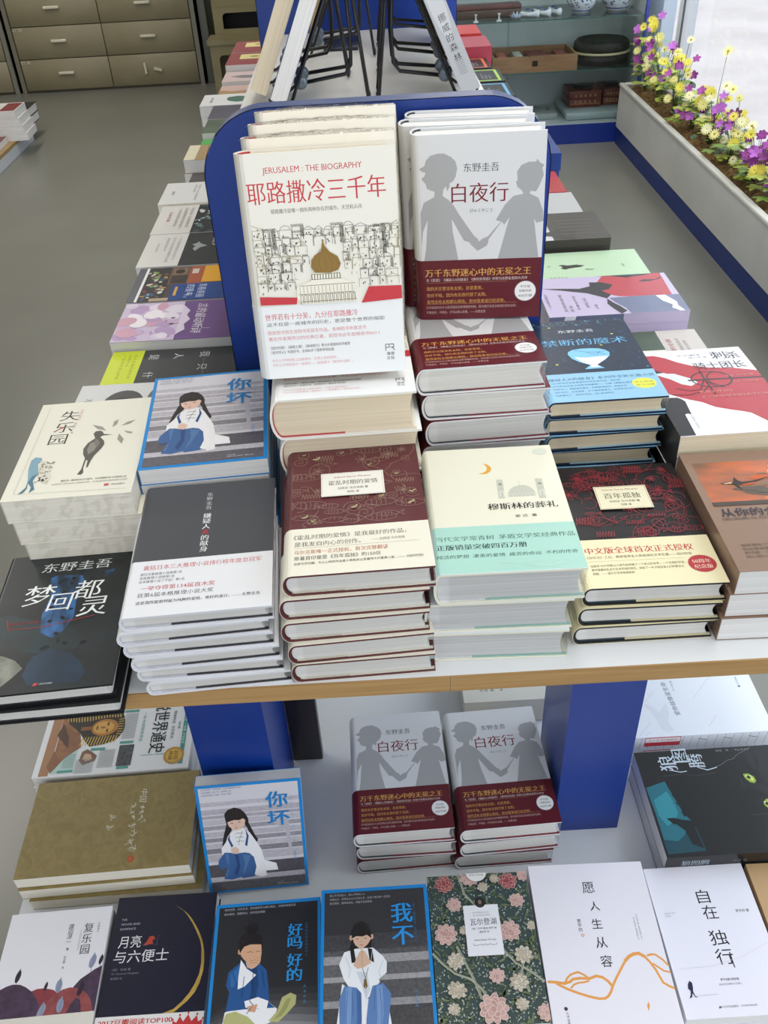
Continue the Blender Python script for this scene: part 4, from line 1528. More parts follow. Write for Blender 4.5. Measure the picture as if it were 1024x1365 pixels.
def spine_eyes(A):
    A.t('狼图腾', 24, A.h / 2, 66, '#9aa6ae', 14, .03)
    A.t('姜戎 著', 100, A.h / 2, 122, '#6c7074', 6)
    A.l('#55585c', .4, [130, 4, 180, 20], up=False)


EYES = Spec(.187, .260, .0335, False, '#17181a', 'white', art=art_eyes, spine_art=spine_eyes)


# ---- white cover with fine slanting lines (worn sideways)
def art_slant(A):
    g = '#b9bdc4'
    hp = [(70,200),(64,187),(51,179),(71,162),(46,163),(31,170),(12,165),(8,175),(12,185),(32,188),(52,193),(66,202)]

    def inside(x, y):
        c = False
        for i in range(len(hp)):
            (x0, y0), (x1, y1) = hp[i], hp[i - 1]
            if (y0 > y) != (y1 > y) and x < (x1 - x0) * (y - y0) / (y1 - y0) + x0:
                c = not c
        return c
    for k in range(-60, 130, 3):
        seg = None
        for i in range(0, 300):
            x = i * .5
            y = 260 - k * 1.0 - x * .9
            if inside(x, y):
                if seg is None:
                    seg = (x, y)
                last = (x, y)
            elif seg is not None:
                A.l(g, .5, [*seg, *last], up=False)
                seg = None
    A.up()
    for q in ([126,68,76,113], [38,85,15,106], [96,177,72,199], [30,199,3,226], [12,204,4,214], [150,130,120,150], [162, 30, 140, 50]):
        A.l(g, .5, q, up=False)
    A.up()
    k = '#5a6470'
    A.t('爱你就像爱生命', 42, 149, 116, k, 10, 0, 7)
    A.t('王小波 著', 95, 141, 118, '#8a929c', 4)
    A.r('#3a4048', 96, 24, 99, 28)
    A.t('时代文艺出版社', 101, 26, 119, '#7a828c', 3)


def spine_slant(A):
    for j in range(16):
        x = 10 + j * 14
        A.l('#8b9198', .7, [x, 2, x + 3, A.h - 2], up=False)
        if j % 3 == 1:
            A.l('#44484e', 1.1, [x, A.h - 10, x + 14, A.h - 14], up=False)
    A.up()
    A.r('#cc3a4a', 18, A.h - 24, 78, A.h - 1)
    A.r('#f2eef0', 19, A.h - 14, 77, A.h - 3)
    A.t('王小波书信集精选', 24, A.h - 8.5, 72, '#c05060', 5)


SLANT = Spec(.165, .234, .0335, False, '#dfe4ec', 'grey', art=art_slant, spine_art=spine_slant)


# ---- red and white cover with a sword hilt
def art_sword(A):
    A.p('#b2343e', [0,200,27,199,40,191,52,178,68,166,80,161,95,157,121,153,148,143,148,90,140,60,122,9,116,18,101,42,92,47,82,51,72,56,64,60,57,67,52,73,40,80,29,87,14,100,0,118])
    A.p('#d7d9dc', [30,149,39,148,48,140,57,132,62,122,51,114,40,120,30,134,12,150,4,160,16,160])
    A.p('#2a292b', [0,90,24,88,28,84,31,78,29,51,21,48,19,1,0,1])
    A.p('#2a292b', [0,176,14,162,26,152,12,150,0,160])
    k = '#2a2426'
    A.l(k, 3.4, [52,128,72,128,104,127,148,126], up=False)
    for c0, c1 in (((82, 128), (26, 20)), ((92, 128), (15, 18))):
        A.l(k, 1.8, [q for j in range(29) for q in (c0[0] + c1[0] * math.cos(j * .2244), c0[1] + c1[1] * math.sin(j * .2244))], up=False)
    A.l(k, 2.2, [74,151,73,128,74,90], up=False)
    A.l(k, 1.6, [30,110,44,102,60,104,72,128,80,110,92,106], up=False)
    A.l(k, 1.6, [20,96,40,92,60,98,74,112], up=False)
    A.up()
    t = '#262224'
    A.t('刺', 102, 190, 122, t, 22); A.t('杀', 122, 188, 140, t, 21)
    A.t('骑士团长', 70, 163, 139, t, 21)
    A.t('（日）村上春树 著', 57, 194, 88, '#77747a', 5)
    A.t('林少华 译', 71, 187, 96, '#77747a', 4.5)
    A.t('KILLING', 57, 97.5, 98, '#c98a80', 8)
    A.t('COMMENDATORE', 56, 85, 146, '#c98a80', 8)
    A.t('第1部  显形理念篇', 102, 134, 139, '#c98a80', 4.4)
    A.t('第2部  流变隐喻篇', 106, 117.5, 140, '#c98a80', 4.4)
    A.v('上海译文出版社', 28, 46, 14, '#9a9a9e', 0, 3.6)
    A.e('#3a3a3e', 27.5, 49, 1.6, n=10)


def spine_sword(A):
    A.r('#b2343e', 8, 0, 92, A.h)
    A.r('#2a292b', 92, 0, A.w, A.h)


SWORD = Spec(.148, .210, .0285, False, '#e6e5ea', 'cream', art=art_sword, spine_art=spine_sword)


# ---- brown cover with an orange sky picture
def art_sky(A):
    A.r(N('#c8622c', '#7a5236', 14, .4, (1, 2.2, 1), 5, .38, .66, 0, .5), 9, 107, 148, 190)
    rnd = random.Random(6)
    for i in range(26):
        A.e(rnd.choice(['#6b5a44', '#5a5044', '#83654a', '#d0743a', '#c25a28']), rnd.uniform(60, 146), rnd.uniform(112, 186), rnd.uniform(8, 24), rnd.uniform(2, 5), 14, rnd.uniform(-.15, .3), up=False)
        A.k += 1
    A.r('#4a4038', 9, 107, 148, 114)
    A.p('#33291f', [28,148,38,149.5,44,148,46,154,48,159,50.5,152,54,149,66,150,90,158,66,147,49,144,49,134,46,141,44,145.5])
    A.p('#e8d2b0', [33,147.6,42,149,42,147,34,146.6])
    for x, y in ((100, 178), (112, 186), (122, 176), (104, 160), (116, 166), (128, 160), (104, 148), (118, 150), (112, 138), (128, 144), (136, 172), (96, 168)):
        A.e('#ecebe6', x, y, 6, 3.4, 16, .2, up=False)
    A.up()
    k = '#3a3440'
    A.t('从你的全世界路过', 12, 95, 138, k, 15, .01, serif=False)
    A.t('I BELONGED TO YOU', 11, 84, 60, '#4f4440', 5.6)
    A.t('张嘉佳 作品', 96, 84, 126, '#4f4440', 5.6)
    lines(A, '#5a4a40', 15, 120, 40, 6, ['我希望有个如你一般的人，如山间清爽的风', '如古城温暖的光，从清晨到夜晚，由山野', '到书房，只要最后是你，就好，你的全世界', '由心到心，从你的全世界路过，就很好'], 4)


SKY = Spec(.146, .210, .0315, False, '#8d7260', 'white', art=art_sky)


for _i, _s in enumerate((CH, MAROON, MOON, BLACKRED, BLUE, GREY, FALL, BIRD)):
    _s.film = film_edges(_s.w, _s.h, _s.t, _i + 50)
    _s.wrapped = True
# ------------------------------------------------------------------ the room
SHELF, PLAT, TOP = 0.745, 0.165, 1.09

mb = MB()
mb.add([(-5, -2.6, 0), (1.62, -2.6, 0), (1.62, 7.6, 0), (-5, 7.6, 0)], [(0, 1, 2, 3)], N('#7a7970', '#727169', 2.2, .28, (1, 1, 1), 6, .3, .7, .05))
struct(mb.build('floor'))
mb = MB()
mb.box(-5, 1.75, -2.6, 7.7, 2.9, 3.0, M('#e4e3df', .9))
struct(mb.build('ceiling'))
mb = MB()
mb.box(-5, 1.75, 7.6, 7.7, 0, 2.9, M('#b9b6a9', .9))
struct(mb.build('wall_back'))
mb = MB()
mb.box(-5.1, -5, -2.6, 7.7, 0, 2.9, M('#c4c1b6', .9))
struct(mb.build('wall_left'))

# glazed right side: low sill, white posts, panes, head
WX = 1.66
mb = MB()
mb.box(WX - .03, WX + .09, -2.6, 7.7, 2.55, 2.9, M('#e2e5e8', .6))
mb.box(WX - .03, WX + .09, 5.66, 7.7, 0, 2.55, M('#dfe3e8', .6))
struct(mb.build('wall_right'))
mb = MB()
for y in (-2.5, -0.6, 1.4, 3.2, 5.0):
    mb.box(WX - .02, WX + .05, y - .035, y + .035, .06, 2.55, M('#e8ecf2', .4))
    mb.box(WX - .024, WX - .018, y - .05, y - .036, .06, 2.55, M('#5c5f66', .4))
mb.box(WX - .02, WX + .05, -2.6, 5.66, 0, .06, M('#e3e6ea', .4))
mb.box(WX - .02, WX + .05, 5.3, 5.66, .06, 2.55, M('#dbe8f6', .4))
fr = struct(mb.build('window_1'))
mb = MB()
mb.box(WX + .012, WX + .018, -2.6, 5.66, .06, 2.55, glass_mat('window_glass', '#fbfdff', 1.2))
mb.build('pane', fr)
mb = MB()
mb.add([(1.75, -8, -.12), (30, -8, -.12), (30, 30, -.12), (1.75, 30, -.12)], [(0, 1, 2, 3)], N('#cfc8c6', '#c2bbb9', 1.5, .9, (1, 1, 1), 5))
struct(mb.build('pavement'))

# ------------------------------------------------------------------ the display table
WHITE = M('#e2e4e6', .3)
BLUE_L = N('#08368f', '#072f80', 3, .36, (1, 1, .3), 3, .3, .7, 0, 0)
WOOD = N('#b8935f', '#9f7a49', 5, .45, (1.0, 9, 34), 5, .3, .72, .05, 0, .6)
tab = thing('display_table', 'long white display table with blue panel legs, a wood-edged shelf and a raised middle shelf', 'display table', (0, 0, 0))
SX0, SX1, SY0, SY1 = -.442, .447, .617, 3.78
mb = MB(); mb.bbox(-.593, .655, .33, 3.9, .0, PLAT, WHITE, .004); mb.build('platform', tab)
mb = MB(); mb.box(SX0, SX1, SY0 + .002, SY1, SHELF - .0225, SHELF, WHITE); sh = mb.build('shelf', tab)
mb = MB(); mb.box(SX0, .0592, SY0, SY0 + .0018, SHELF - .0225, SHELF + .0002, WOOD); mb.build('wood_edge', sh)
mb = MB(); mb.box(.0598, SX1, SY0, SY0 + .0018, SHELF - .0225, SHELF + .0002, WOOD); mb.build('wood_edge', sh)
for x0, x1, y0, y1 in ((.243, .345, .79, .93), (-.287, -.182, .79, .95), (.243, .345, 3.3, 3.45), (-.287, -.182, 3.3, 3.45)):
    mb = MB(); mb.box(x0, x1, y0, y1, PLAT, SHELF - .0228, BLUE_L); lg = mb.build('leg', tab)


def board(y0, y1, x0, x1, z0, z1, r):
    mb = MB()
    pts = [(x1, z0)]
    for cx, a0 in ((x1 - r, 0), (x0 + r, 90)):
        for i in range(13):
            a = R(a0 + 90 * i / 12)
            pts.append((cx + r * math.cos(a), z1 - r + r * math.sin(a)))
    pts.append((x0, z0))
    mb.prism(pts, y0, y1, BLUE_L)
    k = len(pts)
    o = mb.build('end_board', tab)
    # dull edge banding round the board
    e = MB()
    out = pts[1:-1]
    ey = .0006
    vs, fs = [], []
    cx, cz = (x0 + x1) / 2, (z0 + z1) / 2
    full = [(x1, z0)] + out + [(x0, z0)]
    for (a, b) in full:
        d = math.hypot(a - cx, b - cz)
        vs += [(a + (a - cx) / d * .0012, y0 - ey, b + (b - cz) / d * .0012), (a + (a - cx) / d * .0012, y1 + ey, b + (b - cz) / d * .0012)]
    for i in range(len(full) - 1):
        fs.append((2 * i, 2 * i + 1, 2 * i + 3, 2 * i + 2))
    e.add(vs, fs, M('#3c4a74', .4))
    e.build('edge_band', o)
    return o


board(1.135, 1.16, -.2005, .2335, SHELF, 1.188, .085)
board(2.21, 2.235, -.217, .222, SHELF, 1.30, .085)
mb = MB(); mb.box(-.2, .208, 1.1604, 2.2094, TOP - .02, TOP, M('#dad8d2', .35)); ts = mb.build('top_shelf', tab)
mb = MB(); mb.box(-.012, .012, 1.1604, 2.2094, SHELF, TOP - .0203, BLUE_L); mb.build('centre_panel', tab)
mb = MB(); mb.box(-.2, .208, 2.2354, 3.7, TOP - .02, TOP, M('#dad8d2', .35)); mb.build('top_shelf', tab)
mb = MB(); mb.box(-.012, .012, 2.2354, 3.7, SHELF, TOP - .0203, BLUE_L); mb.build('centre_panel', tab)

# ------------------------------------------------------------------ stacks on the wood-edged shelf
Z = EYE
stack(BIRD, 4, -.359, .904, Z - .587, 2.1, 'white paperback with ink bird and three large black characters, topmost at the left end',
      'white paperback, %s in the stack under the ink bird cover', 'bird cover paperbacks', 1, .002, 1, shifts=[(0, 0, 0), (.004, .001, .6), (.008, .002, .3), (.007, 0, .5)], base=SHELF)
stack(FALL, 2, -.363, .700, Z - .665, 3.8, 'black hardcover with a blue waterfall and white title, upper book at the left front corner',
      'black hardcover lying directly under the black waterfall cover', 'waterfall hardcovers', 2, base=SHELF, shifts=[(0, 0, 0), (.006, -.004, -1)])
stack(CHILD_A, 6, -.2145, .952, Z - .573, 4.2, 'blue framed paperback of a seated girl, topmost of its stack on the shelf',
      'blue framed paperback, %s in the stack behind the grey cover with white band', 'seated girl paperbacks on the shelf', 3, .0015, .8, base=SHELF)
stack(GREY, 6, -.195, .73, Z - .6, 2.9, 'dark grey hardcover with vertical white title and white band, topmost of its stack',
      'thin white-banded hardcover, %s in the stack under the dark grey cover', 'grey hardcovers with white band', 4, .004, 1.2, base=SHELF,
      shifts=[(0, 0, 0), (-.008, -.002, 1.2), (-.004, -.001, .2), (-.001, -.003, .9), (.004, -.002, -.8), (.008, -.004, .4)])
stack(MAROON, 5, -.031, .745, Z - .57, 1.7, 'maroon hardcover with pale line drawings, cream label and cream band, topmost of its stack',
      'cream-banded hardcover, %s in the stack under the maroon cover', 'maroon hardcovers with cream band', 5, .003, 1, base=SHELF,
      shifts=[(0, 0, 0), (-.007, -.004, .5), (-.009, -.008, 1), (-.006, -.012, 1.6), (-.003, -.014, .4)])
stack(MOON, 3, .122, .75, Z - .584, -.4, 'pale cream hardcover with orange crescent moon and mint band, topmost of its stack',
      'thick white-jacketed hardcover, %s in the stack under the cover with the crescent moon', 'crescent moon hardcovers', 6, .003, .8, base=SHELF,
      shifts=[(0, 0, 0), (-.009, 0, -.4), (-.010, -.003, -1.2)])
stack(BLACKRED, 3, .2765, .764, Z - .629, -.6, 'black hardcover with red line drawings, cream label and red seal, topmost of its stack',
      'black-jacketed hardcover with cream band, %s in the stack under the red line drawings', 'black hardcovers with cream band', 7, .002, .8, base=SHELF,
      shifts=[(0, 0, 0), (-.003, -.003, 0), (-.008, -.004, .8)])
stack(SKY, 3, .428, .754, Z - .609, -.3, 'brown paperback with an orange sunset picture, topmost at the right front of the shelf',
      'thick white-paged paperback, %s in the stack under the sunset cover', 'sunset paperbacks', 8, .002, .6, base=SHELF, shifts=[(0, 0, 0), (-.003, 0, -.3), (-.006, -.003, -.5)])
stack(BLUE, 6, .2765, 1.018, Z - .559, .9, 'night-blue hardcover with a glowing hourglass and light blue band, topmost of its stack',
      'light blue banded hardcover, %s in the stack under the hourglass cover', 'hourglass hardcovers', 9, .003, 1, base=SHELF,
      shifts=[(0, 0, 0), (.001, .001, -1), (.0, .001, .8), (-.004, .002, -1), (-.004, 0, 1), (-.002, 0, 0)])
stack(SWORD, 4, .429, .974, Z - .588, 1.2, 'white and red paperback with a black sword hilt, topmost at the right edge',
      'cream-paged paperback, %s in the stack under the sword hilt cover', 'sword hilt paperbacks', 10, .002, .8, base=SHELF)
stack(CITY, 4, -.042, .964, Z - .497, 1.5, 'thick white hardcover lying flat under the foot of the leaning white book with red title',
      'thick white hardcover, %s in the stack behind the maroon cover', 'old city hardcovers lying flat', 12, .002, .8, base=SHELF, shifts=[(0, 0, 0), (.004, .003, .6), (.006, 0, -1), (.0, 0, 1)])
stack(CH, 6, .117, 1.003, Z - .497, 2.0, 'silver hardcover with maroon band lying flat under the upright copy of itself',
      'maroon-banded hardcover, %s in the stack below the upright silver cover', 'silver hardcovers lying flat on the shelf', 13, .002, .9, base=SHELF,
      shifts=[(0, 0, 0), (.008, .001, -.8), (.009, 0, .6), (.006, 0, -.6), (.006, 0, .6), (.004, 0, 0)])

# leaning hardcovers
zc = SHELF + 4 * (.0515 + .0009) + .0004
lean_labels = ['white hardcover with red title and a pen-drawn old city, leaning at the front', 'film-wrapped white hardcover leaning second, right behind the red-titled cover',
               'film-wrapped white hardcover leaning third behind the red-titled cover', 'film-wrapped white hardcover leaning last, against the blue end board']
for k in range(4):
    l = R(11)
    CITY.book(leaning(-.049 + (.0, .001, .004, .007)[k], .877 + k * .0525 / math.cos(l), zc + .0515 * math.sin(l) + .0003 + .0, 0, 11, .6 if k == 0 else .3, .235, .0515),
              lean_labels[k], 'book', 'old city hardcovers leaning in a row', art=(k == 0), film=(k > 0))
zb = SHELF + 6 * (.0345 + .0009) + .0006
up_labels = ['silver hardcover with two grey children holding hands, standing upright at the front', 'upright silver hardcover peeking out left behind the front copy', 'upright silver hardcover third from the front, before the blue end board']
for k in range(3):
    CH.book(leaning(.130 - (0, .0135, .004)[k], 1.012 + (0, .0376, .0732)[k], zb + .0345 * math.sin(R(.8)) + .0006, -5.7, .8, 1.0 if k == 0 else .4, .219, .0345),
            up_labels[k], 'book', 'silver hardcovers standing upright', art=(k < 2))

# ------------------------------------------------------------------ books on the low platform
stack(CH, 3, .0, .848, Z - 1.181, 1.4, 'silver hardcover with maroon band, topmost of the left stack on the low platform',
      'maroon-banded hardcover, %s in the left of the two stacks on the low platform', 'left low stack of silver hardcovers', 21, .002, .8, base=PLAT, shifts=[(0, 0, 0), (.004, 0, -.8), (.0, -.001, .6)])
stack(CH, 3, .158, .846, Z - 1.181, 2.2, 'silver hardcover with maroon band, topmost of the right stack beside the blue leg',
      'maroon-banded hardcover, %s in the right stack beside the blue leg', 'right low stack of silver hardcovers', 22, .002, .8, base=PLAT, shifts=[(0, 0, 0), (-.001, 0, .6), (-.006, -.001, -.8)])
stack(HILLS, 2, -.500, .571, Z - 1.235, 2.2, 'white paperback with plum and red hills at the left front corner of the low platform', 'white paperback under the cover with plum hills', 'plum hill paperbacks', 23, base=PLAT)
stack(CRESC, 2, -.3515, .589, Z - 1.24, .5, 'navy paperback with a thin gold crescent on the low platform', 'white-paged paperback under the navy cover with gold crescent', 'gold crescent paperbacks', 24, base=PLAT)
stack(CHILD_B, 3, -.195, .556, Z - 1.219, 1.6, 'blue framed paperback of a laughing child covering the mouth', 'blue-edged paperback, %s in the stack under the laughing child', 'laughing child paperbacks', 25, base=PLAT)
stack(CHILD_C, 4, -.044, .556, Z - 1.197, .4, 'blue framed paperback of a girl with palms pressed together', 'blue-edged paperback, %s in the stack under the girl with pressed palms', 'praying girl paperbacks', 26, base=PLAT)
stack(FLORAL, 2, .1065, .591, Z - 1.235, .1, 'paperback densely patterned with flowers, white label in the middle', 'paperback under the flower-patterned cover', 'flower pattern paperbacks', 27, base=PLAT)
stack(ORANGE, 2, .267, .584, Z - 1.235, -.8, 'large white paperback with orange brush-line hills', 'white paperback under the cover with orange hills', 'orange hill paperbacks', 28, base=PLAT)
stack(WALKER, 2, .429, .589, Z - 1.243, .3, 'white paperback with tall black title and a tiny dark walker', 'white paperback under the cover with the tiny walker', 'tiny walker paperbacks', 29, base=PLAT)
TAN = Spec(.146, .210, .0205, False, '#bd9a70', 'white')
stack(TAN, 2, .580, .587, Z - 1.243, -.5, 'plain tan paperback at the right end of the front row', 'plain tan paperback under its twin at the right end', 'tan paperbacks', 30, base=PLAT)
stack(GOLDB, 3, -.455, .804, Z - 1.21, 2 - 90, 'large gold paper-covered book with silver handwriting, lying sideways on top', 'gold-covered book, %s in the stack under the silver handwriting', 'gold covered books', 31, .003, .8, base=PLAT,
      shifts=[(0, 0, 0), (.002, -.004, .3), (.014, -.010, -.6)])
stack(HIST, 3, -.478, .986, Z - 1.21, 1.3 - 90, 'large white history album with a golden mask and pyramids', 'white-paged album, %s under the golden mask cover', 'history albums', 32, .002, .6, base=PLAT)
stack(EYES, 2, .517, .788, Z - 1.235, 90.3, 'black paperback with two green animal eyes and a silver title', 'black paperback under the cover with green eyes', 'green eye paperbacks', 33, .002, .4, base=PLAT)
stack(SLANT, 2, .513, .992, Z - 1.215, 90, 'white paperback with fine slanting grey lines beside the right blue leg', 'white paperback under the cover with slanting lines', 'slanting line paperbacks', 34, .002, .5, base=PLAT)
CHILD_A.book(leaning(-.222, .7135, PLAT + .0214 * math.sin(R(11.3)) + .0066, 4.4, 11.3, -2.6, .216, .0214), 'blue framed paperback of a seated girl propped upright against the left blue leg', 'book', 'seated girl paperbacks propped on the platform')
CREAMB = Spec(.150, .215, .03, False, '#d9d6cb', 'ivory', art=lambda A: (A.t('作者 著', 30, 26, 56, '#55524a', 7), A.t('译', 66, 26, 72, '#55524a', 7)))
stack(CREAMB, 2, .197, 1.117, Z - 1.2, 0, 'cream paperback lying far back under the shelf beside the right blue leg', 'cream paperback under its twin far back under the shelf', 'cream paperbacks under the shelf', 35, base=PLAT)
# dark upright panel behind the left leg
mb = MB(); mb.bbox(-.183, -.131, .953, .972, PLAT + .0005, .60, M('#241d22', .35), .002)
tag(mb.build('dark_board'), 'narrow dark brown board standing upright behind the left blue leg', 'board')


# ------------------------------------------------------------------ rows of books along both sides of the shelf
def side(name_label, low, group, X, Y, z, rot, wy, hx, n, cover, art=None, spine=None, pages='white', seed=0, style=W, jit=.003):
    hgt = Z + z - SHELF
    t = hgt / n - .0005
    sp = Spec(wy, hx, t, False, cover, pages, art=art, spine_art=spine, style=style)
    stack(sp, n, X, Y, Z + z, rot, name_label, low, group, seed, jit, .7, base=SHELF)


def a_ink(A):
    for i, (x, y, rx, ry, c) in enumerate(((60, 70, 40, 30, '#4a4b4c'), (70, 105, 34, 20, '#1b1c1d'), (95, 60, 24, 18, '#8f9092'), (40, 120, 30, 16, '#6b6c6e'), (110, 100, 22, 26, '#2b2c2d'), (56, 66, 20, 14, '#161718'))):
        A.e(c, x, y, rx, ry, 24, i)
    A.r('#a9d0c6', 0, 150, A.w, 182)
    A.r('#3a3c3e', 0, 182, A.w, A.h)
    A.t('水墨', 40, 20, 70, '#4a4b4c', 14)


def a_dark_yellow(A):
    A.r('#cfdd2c', 0, 0, A.w, 52)
    lines(A, '#7f8a20', 14, 92, 40, 9, ['在人生最好的年纪', '生而为人', '一定是有意义的事'], 6)
    w = '#d9dadb'
    for ch, x, y in (('我', 14, 152), ('只', 56, 152), ('人', 16, 110), ('是', 16, 70), ('什', 74, 70), ('么', 104, 110)):
        A.t(ch, x, y, x + 18, w, 18)
    A.l('#8a8b8d', .6, [10, 150, 90, 156], up=False)
    A.r('#cfdd2c', 100, 100, 108, 122)


def a_cat(A):
    A.r('#6f4d86', 0, 104, A.w, A.h)
    A.r('#cdbdd6', 0, 0, A.w, 104)
    rnd = random.Random(9)
    for i in range(34):
        A.e(rnd.choice(['#e4dbe8', '#d9cce0', '#c9aecb', '#b79cc4', '#efe8ee', '#cfa0b4']), rnd.uniform(8, A.w - 8), rnd.uniform(6, 100), rnd.uniform(8, 22), rnd.uniform(8, 18), 18, rnd.uniform(0, 3), up=False)
        A.k += 1
    A.p('#dccfe2', [16,104,40,118,56,114,74,122,92,114,112,118,130,104])
    A.e('#6a4b62', 66, 92, 3, 4, 10); A.e('#6a4b62', 88, 92, 3, 4, 10); A.e('#b0708a', 77, 82, 3, 2, 10)
    A.t('言的最动听诗', 14, 138, 128, '#efe8f2', 20, 0, 0, .25)
    for y in (128, 146):
        A.l('#efe8f2', .8, [110, y, 112, y + 14], up=False)


def a_collage(A):
    A.r('#5a5c66', 0, 0, A.w, 13)
    A.r('#efefee', 0, 14, A.w, 19)
    A.r('#2c2a2c', 0, 19, A.w, 64)
    rnd = random.Random(12)
    for i in range(46):
        A.e(rnd.choice(['#8a3a3c', '#7fae55', '#d9d2c4', '#3c5f86', '#b88a4a', '#e2e0da', '#6a5244']), rnd.uniform(20, A.w), rnd.uniform(22, 58), rnd.uniform(2, 7), rnd.uniform(1.5, 5), 9, rnd.uniform(0, 3), up=False)
    A.up()
    A.r('#6a5446', 0, 62, 80, 100)
    A.r('#8a6a52', 8, 66, 36, 92); A.e('#241f1e', 22, 79, 10, 9, 18)
    A.r('#3a2f2a', 40, 66, 76, 96)
    A.r('#a8563c', 0, 98, 80, 126)
    A.r('#cfc6ba', 12, 102, 34, 114)
    A.r('#e0a52c', 0, 124, 76, A.h)
    A.r('#1f4486', 80, 74, A.w, A.h)
    A.r('#d9a848', 92, 80, 130, 85)
    A.t('四重奏，', 86, 108, 140, '#d5dff0', 17); A.t('青春美丽', 84, 130, 142, '#d5dff0', 17)
    A.r('#b9a58a', 138, 40, A.w, 74)


def a_nine(A):
    A.r('#2c2e30', 0, 80, A.w, A.h)
    A.p('#9aa0a2', [50,106,62,112,74,126,82,112,100,104,86,98,74,102,64,94,58,103])
    A.t('集9', 34, 142, 74, '#d9dadb', 20)
    lines(A, '#8a8c8c', 20, 150, 66, 12, ['一个作家的世界可以有多大', '文学与人生的思考随笔作品集', '读者推荐的好书'], 7)
    A.t('作家出版社', 50, 26, 96, '#8a8c8c', 5)


def a_eight(A):
    A.r('#23282b', 0, 82, A.w, A.h)
    rnd = random.Random(14)
    for i in range(40):
        A.e(rnd.choice(['#c9cfcf', '#6f8f92', '#3d4c50', '#8aa4a4', '#15181a']), rnd.uniform(6, A.w - 6), rnd.uniform(88, 150), rnd.uniform(4, 12), rnd.uniform(3, 8), 7, rnd.uniform(0, 3), up=False)
        A.k += 1
    lines(A, '#8e8a86', 20, 150, 70, 13, ['余生有你，人间值得书写', '比读者更懂自己的作者之一', '一本写给成年人的作品'], 8)
    A.t('全新珍藏', 40, 26, 100, '#b06a60', 8)


def a_white(A):
    k = '#33343a'
    A.t('一切  都是', 26, 150, 30 + 90, k, 18, .02)
    A.t('最好的安排', 26, 118, 120, k, 15, .02)
    lines(A, '#7a7b80', 20, 128, 80, 9, ['有些事情，回过头去看都是安排', '那些打不倒你的'], 6)
    A.t('加措', 60, 24, 84, k, 7)


def a_car(A):
    A.r('#e2d9bd', 0, 0, A.w, 28)
    A.p('#2c2824', [70,70,66,90,74,110,70,150,78,176,96,180,112,168,110,120,116,84,100,62,84,64])
    for x, y in ((84, 96), (88, 140), (100, 110)):
        A.e('#cdb088', x, y, 6, 10, 12)


def a_wcol(A):
    A.p('#3f6a5c', [40,80,30,110,44,140,70,150,96,140,106,110,90,84,64,74])
    A.p('#c8a848', [60,140,52,170,80,186,100,168,90,146]); A.p('#3a5c9c', [70,190,60,210,90,206,110,186,96,184])
    A.t('画册', 40, 30, 104, '#3a3c40', 10)


L90, R90 = -90, 90
side('black and white ink-wash paperback just behind the ink bird stack', 'ink-wash paperback, %s under the ink-wash cover', 'ink-wash paperbacks', -.331, 1.086, -.637, L90, .148, .21, 3, '#d5d6d7', a_ink, seed=41)
side('charcoal paperback with a lime-yellow end and white characters', 'paperback %s under the charcoal and lime-yellow cover', 'charcoal and lime paperbacks', -.321, 1.238, -.660, L90, .142, .21, 2, '#3b3c3e', a_dark_yellow, seed=42)
side('purple paperback with a pale cat picture in the left row', 'grey-edged paperback, %s under the purple cat cover', 'purple cat paperbacks', -.326, 1.386, -.645, L90, .146, .21, 2, '#6f4d86', a_cat, seed=43)
side('paperback with a colourful street collage and a blue corner', 'paperback %s under the street collage cover', 'street collage paperbacks', -.330, 1.541, -.645, L90, .150, .21, 2, '#4a4346', a_collage, seed=44)
side('half white, half black paperback with a small grey bird', 'paperback %s under the cover with the small grey bird', 'grey bird paperbacks', -.327, 1.709, -.645, L90, .170, .24, 2, '#dcdad5', a_nine, seed=45)
side('half white paperback with a teal and black pattern', 'paperback %s under the teal and black pattern', 'teal pattern paperbacks', -.330, 1.882, -.645, L90, .170, .24, 2, '#dcd9d3', a_eight, seed=46)
side('plain white paperback with bold black title in the left row', 'white paperback %s under the bold black title', 'bold title paperbacks', -.360, 2.055, -.645, L90, .148, .21, 2, '#dedddb', a_white, pages='ivory', seed=47)
side('dark brown paperback low between the white and the tan covers', 'dark brown paperback %s under its twin', 'dark brown paperbacks', -.332, 2.212, -.670, L90, .140, .20, 1, '#4a4440', None, seed=48)
side('tan paperback with a black vehicle drawing in the left row', 'paperback %s under the tan cover with the vehicle', 'tan vehicle paperbacks', -.347, 2.356, -.640, L90, .130, .21, 2, '#a98e66', a_car, seed=49)
side('bright green paperback in the left row', 'paperback %s under the bright green cover', 'green paperbacks', -.334, 2.488, -.660, L90, .120, .21, 2, '#4fae54', lambda A: lines(A, '#7fc884', 20, 100, 90, 14, ['青春', '校园故事集'], 9), seed=50)
side('dark green-grey paperback behind the bright green one', 'paperback %s under the dark green-grey cover', 'green-grey paperbacks', -.335, 2.625, -.645, L90, .140, .21, 2, N('#46524c', '#5d6a54', 12, .4), None, seed=51)
side('dark violet paperback in the left row', 'paperback %s under the dark violet cover', 'violet paperbacks', -.338, 2.778, -.645, L90, .146, .21, 2, N('#4b4856', '#5a5666', 12, .4), None, seed=52)
side('white paperback with a green and blue animal picture', 'white paperback %s under the animal picture', 'animal picture paperbacks', -.382, 2.928, -.645, L90, .140, .21, 2, '#dcdddd', a_wcol, seed=53)
side('tan and pink paperback with a torn brown band', 'paperback %s under the torn brown band cover', 'torn band paperbacks', -.349, 3.085, -.655, L90, .148, .21, 2, '#c9a9a0', lambda A: A.p('#a8845c', [60,0,80,40,74,90,84,140,78,210,148,210,148,0]), seed=54)
